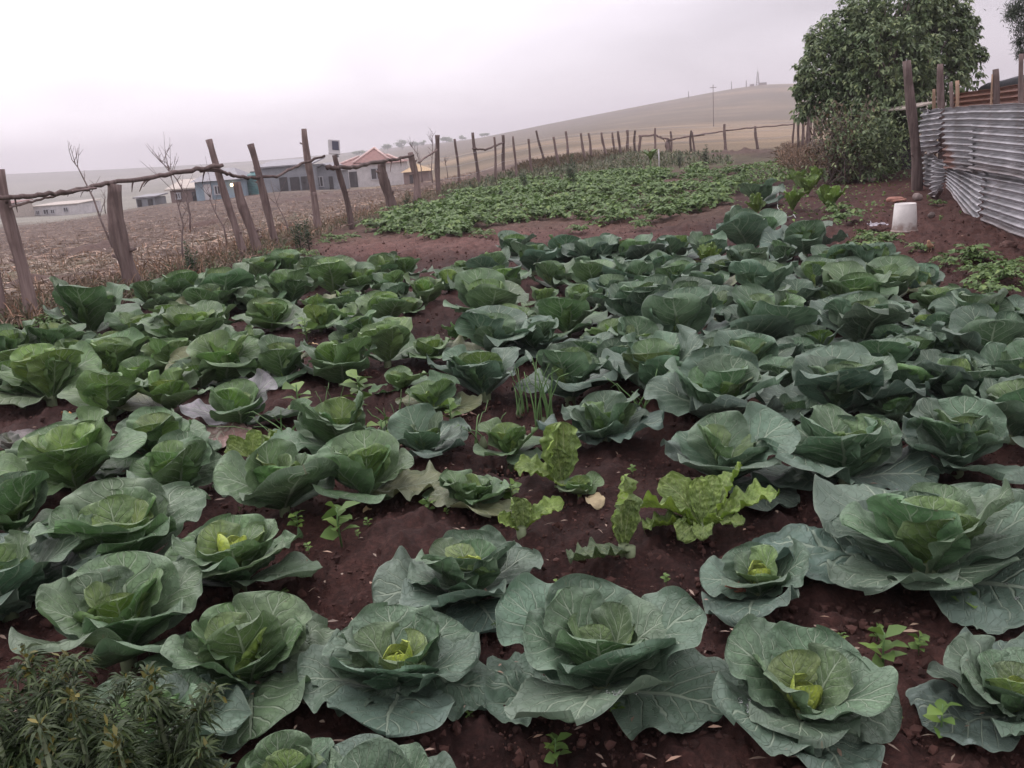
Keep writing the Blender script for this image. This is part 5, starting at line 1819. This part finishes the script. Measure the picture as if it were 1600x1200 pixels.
# feathery weeds close by at the lower left
def feathery(tx, ty, d, label, wid, seed):
    rg = np.random.default_rng(seed)
    top = pt(tx, ty, d)
    g = Vector((top.x, top.y, 0))
    H_ = top.z
    o = thing('feathery_weed', label, 'weed', g, 0, 'feathery weeds in the near corner')
    st, lv, hd = MB(), MB(), MB()
    st.tube([(0.02, 0.02, -.05), (.01, 0, H_ * .5), (0, 0, H_ * .98)], [.008, .006, .003], 7)
    P, D, LL = [], [], []
    Q, E = [], []
    axes = [(np.array([0.02, 0.02, 0.0]), np.array([0, 0, H_]))]
    for k in range(9):
        a = k * 2.4 + rg.normal(0, .3)
        t = .25 + .055 * k
        ln = wid * rg.uniform(.6, 1.15) * (1.25 - .6 * t)
        b0 = np.array([0, 0, H_ * t])
        axes.append((b0, b0 + np.array([math.cos(a) * ln, math.sin(a) * ln, min(H_ * .34, ln * rg.uniform(1.0, 1.9))])))
    for ai, (b0, tip) in enumerate(axes):
        if ai:
            st.tube([b0, (b0 * .4 + tip * .6) - [0, 0, .012], tip], [.003, .002, .001], 4, cap=False)
        ln = np.linalg.norm(tip - b0)
        lo = .45 if ai == 0 else .15
        for k in range(int(26 + 60 * ln)):
            t = lo + (1 - lo) * rg.random()
            c = b0 + (tip - b0) * t
            a = rg.random() * 6.28
            s_ = .075 * (1.15 - .75 * t) + .012
            for j in range(5):
                ja = a + (j - 2) * .42
                up_ = rg.uniform(.1, .9)
                P.append(c + rg.normal(0, .003, 3))
                D.append((math.cos(ja), math.sin(ja), up_))
                LL.append(s_ * rg.uniform(.7, 1.25) * (1 - .12 * abs(j - 2)))
        for j in range(26 if ai == 0 else 9):
            t = 1 - .30 * rg.random() ** 1.4 * (.25 / max(ln, .25))
            Q.append(b0 + (tip - b0) * t + rg.normal(0, .007, 3))
            E.append(rg.normal(0, 1, 3) + np.array([0, 0, .9]))
    P, D = np.array(P), np.array(D)
    leafcloud(lv, P, D, np.array(LL), rg.uniform(.0022, .0036, len(P)), rg, droop=.45)
    leafcloud(hd, np.array(Q), np.array(E), rg.uniform(.012, .022, len(Q)), .004, rg, droop=0)
    st.build('stem', MAT['stem'], o)
    lv.build('foliage', MAT['hemp'], o)
    hd.build('seed_head', MAT['flower'], o)['kind'] = 'stuff'


feathery(38, 1015, 1.42, 'tallest feathery weed at the left edge of the near corner', .17, 1)
feathery(232, 1048, 1.36, 'slender feathery weed with a golden tip standing right of the others', .11, 2)
feathery(110, 1085, 1.28, 'bushy feathery weed in the middle of the near corner', .15, 3)
feathery(-30, 1060, 1.3, 'feathery weed cut by the left picture edge', .16, 4)
feathery(60, 1130, 1.15, 'feathery weed with golden heads nearest the lower left corner', .12, 5)
feathery(180, 1140, 1.18, 'low feathery weed between the bushy one and the golden tipped one', .11, 6)

# ------------------------------------------------------------------ bucket, chick, stones, bag, dead leaves, cord
p = at(1413, 361)
s = p.y / FPX * 1.02
r0, r1, hh = 18.5 * s, 15.2 * s, 43 * s
bk = thing('bucket', 'white plastic bucket standing upside down on the red soil', 'bucket', (p.x, p.y, p.z - .01))
m = MB()
m.lathe([(r0 * 1.0, -.09), (r0 * 1.0, .01), (r0 * .985, .03), (r0 * .95, hh * .3), (r1 * 1.04, hh * .9), (r1 * 1.02, hh * .905), (r1 * 1.02, hh * .985), (r1 * .99, hh), (r1 * .93, hh), (r1 * .91, hh - .008), (r1 * .3, hh - .006), (0, hh - .004)], 40)
bm = simple('bucket_plastic', (0.60, 0.57, 0.54), 0.5, 6, .14, bump=.05)
tb_ = bm.node_tree
pb_ = tb_.nodes['Principled BSDF']
tcb = N(tb_, 'ShaderNodeTexCoord')
sb = N(tb_, 'ShaderNodeSeparateXYZ')
tb_.links.new(tcb.outputs['Object'], sb.inputs[0])
nb_ = N(tb_, 'ShaderNodeTexNoise', i_Scale=14.0, i_Detail=5.0)
tb_.links.new(tcb.outputs['Object'], nb_.inputs['Vector'])
old = pb_.inputs['Base Color'].links[0].from_socket
mk = maprange(tb_, mathn(tb_, 'SUBTRACT', mathn(tb_, 'MULTIPLY', nb_.outputs[0], .28), sb.outputs[2]), .0, .13)
tb_.links.new(mixc(tb_, mathn(tb_, 'MULTIPLY', mk, .8), old, (.22, .14, .11)), pb_.inputs['Base Color'])
m.build('body', bm, bk)
m = MB()
m.lathe([(r0 * .99, .0), (r0 * 1.06, .004), (r0 * 1.07, .018), (r0 * 1.0, .03)], 40)
m.build('rim', bm, bk)

p = at(1452, 394)
s = p.y / FPX
ck = thing('chick', 'little tan chick standing on the red soil below the bucket', 'chick', p, math.radians(215))
m = MB()
hh = 19 * s
pts_ = [(-.40, .36), (-.32, .38), (-.16, .46), (0, .56), (.10, .70), (.15, .83), (.20, .92), (.26, .95), (.30, .95)]
m.tube([(x * hh, 0, z * hh) for x, z in pts_], np.array([.02, .11, .20, .22, .175, .13, .13, .08, .02]) * hh, 14)
fm_ = simple('down', (0.42, 0.25, 0.16), 0.9, 30, .3)
m.build('body', fm_, ck)
for sg in (-1, 1):
    m = MB()
    m.tube([(-.05 * hh, sg * .1 * hh, .34 * hh), (-.1 * hh, sg * .1 * hh, .2 * hh), (0, sg * .1 * hh, .02 * hh), (.14 * hh, sg * .12 * hh, 0)], .028 * hh, 6)
    m.build('leg', simple('chick_leg', (.35, .24, .15), .6), ck)
    m = MB()
    m.tube([(.06 * hh, sg * .18 * hh, .62 * hh), (-.08 * hh, sg * .2 * hh, .52 * hh), (-.30 * hh, sg * .13 * hh, .40 * hh)], [.03 * hh, .09 * hh, .02 * hh], 8)
    m.build('wing', fm_, ck)
m = MB()
m.tube([(.28 * hh, 0, .93 * hh), (.42 * hh, 0, .90 * hh)], [.035 * hh, .006 * hh], 7)
m.build('beak', MAT['palewood'], ck)


def lump(name, px, py, wpx, hpx, col, label, cat, seed, flat=1.0, rough=.25):
    p = at(px, py)
    s = p.y / FPX
    bm_ = bpy.data.meshes.new(name)
    import bmesh
    b2 = bmesh.new()
    bmesh.ops.create_icosphere(b2, subdivisions=4, radius=1)
    for v in b2.verts:
        c = v.co
        k = 1 + rough * float(fbm(np.array(c.x * 1.7 + seed), np.array(c.y * 1.7 + c.z * 1.3), seed, 3)) * .6
        sx = np.sign(c.x) * abs(c.x) ** .75
        v.co = Vector((sx * wpx * s / 2, c.y * wpx * s * .35, c.z * hpx * s / 2 + hpx * s * .35)) * k
    b2.to_mesh(bm_)
    b2.free()
    for f in bm_.polygons:
        f.use_smooth = True
    bm_.materials.append(simple(name + '_mat', col, .9, 9, .35, bump=.5))
    o = link(name, bm_, loc=p)
    return tag(o, label, cat)


lump('brick', 1400, 316, 31, 10, (.34, .17, .13), 'flat reddish slab lying behind the white bucket', 'brick', 1)
lump('stone', 1434, 312, 15, 11, (.30, .24, .22), 'grey stone beside the reddish slab near the tin wall', 'stone', 2)
lump('clod', 1146, 935, 34, 30, (.19, .085, .055), 'orange brown clod of earth beside the little flat cabbage', 'clod', 3, rough=.6)
lump('stone', 1362, 283, 14, 7, (.34, .26, .24), 'pale stone on the soil before the big tree', 'stone', 4)
lump('stone', 1455, 340, 11, 9, (.15, .12, .11), 'dark stone at the foot of the cut tin sheet', 'stone', 5)
lump('stone', 1575, 390, 26, 16, (.11, .06, .05), 'dark earthy stone below the lower long tin sheet', 'stone', 6)
# crumpled bag
p = at(1370, 354)
s = p.y / FPX
nu, nv = 26, 26
U, V = np.meshgrid(np.linspace(-1, 1, nu), np.linspace(-1, 1, nv), indexing='ij')
P = np.stack([U * 13 * s + .02 * fbm(U * 2, V * 2, 81, 3), V * 11 * s + .02 * fbm(U * 2, V * 2, 83, 3), .02 + .07 * np.abs(fbm(U * 1.6, V * 1.6, 85, 4)) * (1.2 - U ** 2 * .6 - V ** 2 * .6)], -1)
i = np.arange(nu - 1)[:, None] * nv
j = np.arange(nv - 1)[None]
F = np.stack([i + j, i + nv + j, i + nv + j + 1, i + j + 1], -1).reshape(-1, 4)
o = link('plastic_bag', mesh('plastic_bag', P.reshape(-1, 3), F, simple('bag_plastic', (.36, .33, .36), .35, 7, .2)), loc=p)
tag(o, 'crumpled grey plastic bag on the soil left of the white bucket', 'bag')
# pale cord
Q = [at(x, y) + Vector((0, 0, h)) for x, y, h in ((1216, 302, .02), (1215, 318, .04), (1215, 328, .04), (1220, 336, .04), (1227, 345, .05), (1236, 351, .12), (1240, 358, .2), (1243, 366, .22))]
m = MB()
m.tube([q - Q[0] for q in Q], .007, 7)
o = m.build('cord', simple('pale_cord', (.30, .33, .30), .6), loc=Q[0])
tag(o, 'loose pale cord lying from the lone far cabbage to the back row', 'cord')
DL = {}
for c_ in ((.46, .22, .09), (.42, .30, .17), (.33, .17, .13), (.17, .11, .085), (.30, .25, .15)):
    DL[c_] = simple('dead_leaf', c_, .8, 20, .35)
for (px, py, L_, c_, lab) in [(112, 652, 22, (.46, .22, .09), 'orange dead leaf under the lime cabbages at the left'), (492, 467, 16, (.46, .22, .09), 'orange dead leaf on the soil in the middle rows'), (498, 541, 18, (.42, .30, .17), 'tan dead leaf on the bare patch in the middle'),
                              (918, 782, 44, (.30, .25, .15), 'torn yellowed leaf lying under the tiny pale cabbage'), (745, 652, 26, (.17, .11, .085), 'curled brown leaf on the soil near thin onion leaves'), (568, 805, 18, (.42, .30, .17), 'pale scrap of leaf below the open green cabbage'),
                              (648, 728, 14, (.46, .22, .09), 'small orange leaf right of the open green cabbage'), (1160, 965, 22, (.30, .25, .15), 'yellow leaf beneath the little flat cabbage'), (1090, 545, 14, (.33, .17, .13), 'reddish dead leaf in the dense rows'),
                              (640, 770, 16, (.30, .25, .15), 'pale folded scrap beside the open green cabbage')]:
    p = at(px, py)
    L = L_ * (p - CAM).dot(Fv) / FPX
    P, F, un, up_ = leaf_grid(L, L * .33, deg(25), deg(-25), 1, .7, .2, 2, .02, rg, 14, 11, twist=.4)
    o = link('dead_leaf', mesh('dead_leaf', rotz(P, R_.random() * 6.28), F, DL[c_]), loc=p + Vector((0, 0, .012)))
    tag(o, lab, 'dead leaf')


# ------------------------------------------------------------------ bare saplings by the fence
def sapling(pts, label, w0, nt_, seed, d=None):
    rr = random.Random(seed)
    b0 = at(*pts[0]) if d is None else pt(*pts[0], d)
    d = b0.y
    P = [pt(x, y, d + .05 * k) - b0 for k, (x, y) in enumerate(pts)]
    o = thing('bare_sapling', label, 'sapling', b0, 0, 'bare saplings by the fence')
    m = MB()
    P[0].z -= .1
    rad = np.linspace(w0, w0 * .3, len(P)) / FPX * d / 2
    m.tube(P, rad, 6)
    m.build('stem', MAT['twig'], o)
    for k in range(nt_):
        m = MB()
        i = rr.randrange(1, len(P) - 1) if k > 1 else len(P) - 2
        t = rr.random()
        c = P[i] * (1 - t) + P[i + 1] * t
        L = rr.uniform(.2, .6)
        dr = Vector((rr.uniform(-.8, .8), rr.uniform(-.6, .6), rr.uniform(.5, 1.2))).normalized()
        q = [c, c + dr * L * .5 + Vector((0, 0, .02)), c + dr * L + Vector((rr.uniform(-.05, .05), 0, .06))]
        m.tube(q, [w0 * .3 / FPX * d / 2, w0 * .22 / FPX * d / 2, w0 * .12 / FPX * d / 2], 5)
        c2, d2 = q[1], Vector((rr.uniform(-.8, .8), rr.uniform(-.5, .5), rr.uniform(.3, 1))).normalized()
        m.tube([c2, c2 + d2 * L * .4], [w0 * .2 / FPX * d / 2, w0 * .1 / FPX * d / 2], 4)
        m.build('twig', MAT['twig'], o)


sapling([(180, 392), (158, 345), (146, 310), (132, 282), (122, 262), (112, 249)], 'bare leaning sapling with forked tip left of the stout fence post', 3.6, 8, 1)
sapling([(296, 365), (297, 335), (290, 305), (276, 280), (262, 262), (250, 252)], 'bare many branched sapling between stout and bent posts', 3.2, 16, 2)
sapling([(286, 420), (284, 380), (286, 350), (278, 320), (270, 285), (262, 262)], 'second bare sapling with a kinked stem beside the many branched one', 3.2, 9, 3)
sapling([(356, 390), (350, 355), (338, 335), (328, 312), (331, 296)], 'thin dark bare stem crossing the front of the blue cottage', 3, 6, 4)
sapling([(455, 372), (446, 345), (436, 325), (428, 315)], 'pale bare stem beside the crooked dark post', 2.6, 4, 5)
sapling([(660, 290), (658, 262), (652, 240), (640, 225)], 'bare twiggy bush behind the dark forked post', 2, 14, 6)
sapling([(676, 288), (674, 262), (676, 238), (675, 205)], 'tall thin dead shrub behind the straight dark post', 2, 14, 7)
sapling([(700, 280), (698, 262), (694, 248)], 'small bare shrub right of the straight dark post', 1.6, 8, 8)
sapling([(164, 330), (163, 318), (163, 304)], 'small bare stem left of the stout fence post across the field', 1.6, 5, 9, d=40)


# ------------------------------------------------------------------ what nobody could count: straw, stubble, grasses, clods, litter
def scatter(name, label, mat, n, region, lo, hi, wid, stand, seed, polar=None, lift=.0, droop=.2):
    rg = np.random.default_rng(seed)
    m = MB()
    P = []
    while len(P) < n:
        px, py = rg.uniform(region[0], region[2]), rg.uniform(region[1], region[3])
        P.append((px, py))
    P = np.array(P)
    return P


def scatter_world(name, label, mat, pts, lo, hi, wid, stand, seed, droop=.2, lift=0.01):
    rg = np.random.default_rng(seed)
    n = len(pts)
    z = TZ(pts[:, 0], pts[:, 1])
    P = np.column_stack([pts, z + lift])
    an = rg.random(n) * 6.28
    e = rg.uniform(*stand, n)
    D = np.stack([np.cos(an) * np.cos(e), np.sin(an) * np.cos(e), np.sin(e)], -1)
    m = MB()
    leafcloud(m, P, D, rg.uniform(lo, hi, n), wid * rg.uniform(.6, 1.4, n), rg, droop=droop)
    o = m.build(name, MAT[mat])
    o['label'] = label
    o['category'] = name.replace('_', ' ')
    o['kind'] = 'stuff'
    return o


def field_points(n, r0, r1, th0, th1, seed, want):
    rg = np.random.default_rng(seed)
    out = []
    tot = 0
    while tot < n:
        r = np.exp(rg.uniform(math.log(r0), math.log(r1), 4 * n))
        th = np.radians(rg.uniform(th0, th1, 4 * n))
        x, y = r * np.sin(th), r * np.cos(th)
        k = want(x, y)
        out.append(np.stack([x[k], y[k]], -1))
        tot += k.sum()
        if k.sum() == 0:
            break
    return np.concatenate(out)[:n]


def in_field(x, y):
    lf = left_of_fence(x, y)
    cl = fbm(x * .8, y * .8, 91, 3)
    return (lf > .1) & (np.random.default_rng(5).random(len(x)) < np.clip(.45 + .7 * cl, .05, 1))


scatter_world('straw_litter', 'pale straw and maize stalks littering the stubble field', 'straw', field_points(9000, 9, 85, -33, -1, 71, in_field), .12, .55, .014, (-.02, .22), 72, .1, .04)
scatter_world('stubble', 'dry brown standing stubble and grass of the field', 'drygrass', field_points(9000, 9, 100, -33, -1, 73, lambda x, y: left_of_fence(x, y) > 0), .10, .30, .008, (.5, 1.4), 74, .2)


def near_fence(x, y):
    lf = left_of_fence(x, y)
    return (np.abs(lf) < .45) & (y < 44)


scatter_world('fence_grass', 'dull green and tan grass along the fence line', 'grass', field_points(5000, 9, 45, -33, 12, 75, near_fence), .10, .32, .006, (.5, 1.5), 76, .3)
scatter_world('dry_fence_grass', 'dry tan grass along the fence line', 'drygrass', field_points(6500, 9, 45, -33, 12, 77, lambda x, y: (np.abs(left_of_fence(x, y) - .2) < .8)), .12, .42, .006, (.5, 1.5), 78, .3)


def px_region(pl):
    def f(x, y):
        P = np.column_stack([x, y, TZ(x, y)])
        px, py, _ = proj(P)
        return np.array([inpoly(a, b_, pl) for a, b_ in zip(px, py)])
    return f


scatter_world('tall_weeds', 'grey green tall weeds between the potato bed and the far fence', 'grass', field_points(5200, 22, 44, -6, 16, 79, px_region([(690, 312), (690, 296), (850, 258), (990, 240), (1130, 240), (1150, 258), (1000, 266), (880, 280), (780, 296)])), .12, .34, .02, (.6, 1.5), 80, .3)
scatter_world('brown_brush', 'brown dead brush against the far fence', 'drybrush', field_points(4200, 26, 46, -3, 19, 81, px_region([(800, 272), (850, 235), (960, 225), (990, 238), (930, 256)])), .15, .5, .010, (.5, 1.5), 82, .3)
scatter_world('brush_mound', 'tan dry grass mounded left of the big tree', 'drygrass', field_points(6500, 17, 40, 15, 26, 83, px_region([(1215, 250), (1235, 225), (1270, 208), (1330, 225), (1345, 275), (1280, 278), (1225, 268)])), .2, .62, .008, (.6, 1.5), 84, .35)
scatter_world('green_undergrowth', 'low green undergrowth before the brush and big tree', 'potato', field_points(2300, 15, 34, 11, 28, 85, px_region([(1145, 300), (1160, 262), (1230, 250), (1340, 262), (1420, 255), (1400, 275), (1290, 285), (1240, 285)])), .06, .16, .028, (.1, 1.2), 86, .3, .05)
scatter_world('bare_bed_weeds', 'sparse small greens scattered behind the chard rows', 'weed', field_points(500, 13, 26, 8, 30, 87, px_region([(1160, 300), (1260, 262), (1440, 290), (1400, 330), (1330, 360), (1140, 340)])), .04, .09, .02, (.1, .9), 88, .3, .02)

# crumbs of soil and scraps of straw on the dug ground
rg = np.random.default_rng(99)
n = 22000
r = np.exp(rg.uniform(math.log(1.4), math.log(16), n))
th = np.radians(rg.uniform(-36, 36, n))
x, y = r * np.sin(th), r * np.cos(th)
k = left_of_fence(x, y) < -.1
x, y = x[k], y[k]
n = len(x)
ico = np.array([(0, 0, 1), (.89, 0, .45), (.28, .85, .45), (-.72, .53, .45), (-.72, -.53, .45), (.28, -.85, .45), (.72, .53, -.45), (-.28, .85, -.45), (-.89, 0, -.45), (-.28, -.85, -.45), (.72, -.53, -.45), (0, 0, -1)])
icf = np.array([(0, 1, 2), (0, 2, 3), (0, 3, 4), (0, 4, 5), (0, 5, 1), (1, 6, 2), (2, 7, 3), (3, 8, 4), (4, 9, 5), (5, 10, 1), (2, 6, 7), (3, 7, 8), (4, 8, 9), (5, 9, 10), (1, 10, 6), (6, 11, 7), (7, 11, 8), (8, 11, 9), (9, 11, 10), (10, 11, 6)])
sz = .003 + .016 * rg.random(n) ** 6 + .0004 * r[k] * rg.random(n)
V = ico[None] * sz[:, None, None] * rg.uniform(.55, 1.25, (n, 12, 1)) * rg.uniform(.7, 1.3, (n, 1, 3))
V = V + np.stack([x, y, TZ(x, y) - .015 + .02 * fbm(x * 2.2, y * 2.2, 1, 3)], -1)[:, None]
F = (icf[None] + (np.arange(n) * 12)[:, None, None]).reshape(-1, 3)
o = link('soil_crumbs', mesh('soil_crumbs', V.reshape(-1, 3), F, simple('crumb', (.058, .027, .021), .9, 4, .4, island=.35), smooth=False))
o['kind'] = 'stuff'
o['label'] = 'crumbs of dark red soil between the plants'
sel = rg.random(n) < .045
scatter_world('plant_litter', 'pale scraps of straw and leaf on the dug soil', 'straw', np.stack([x[sel], y[sel]], -1), .012, .05, .004, (-.05, .3), 101, .1, .03)
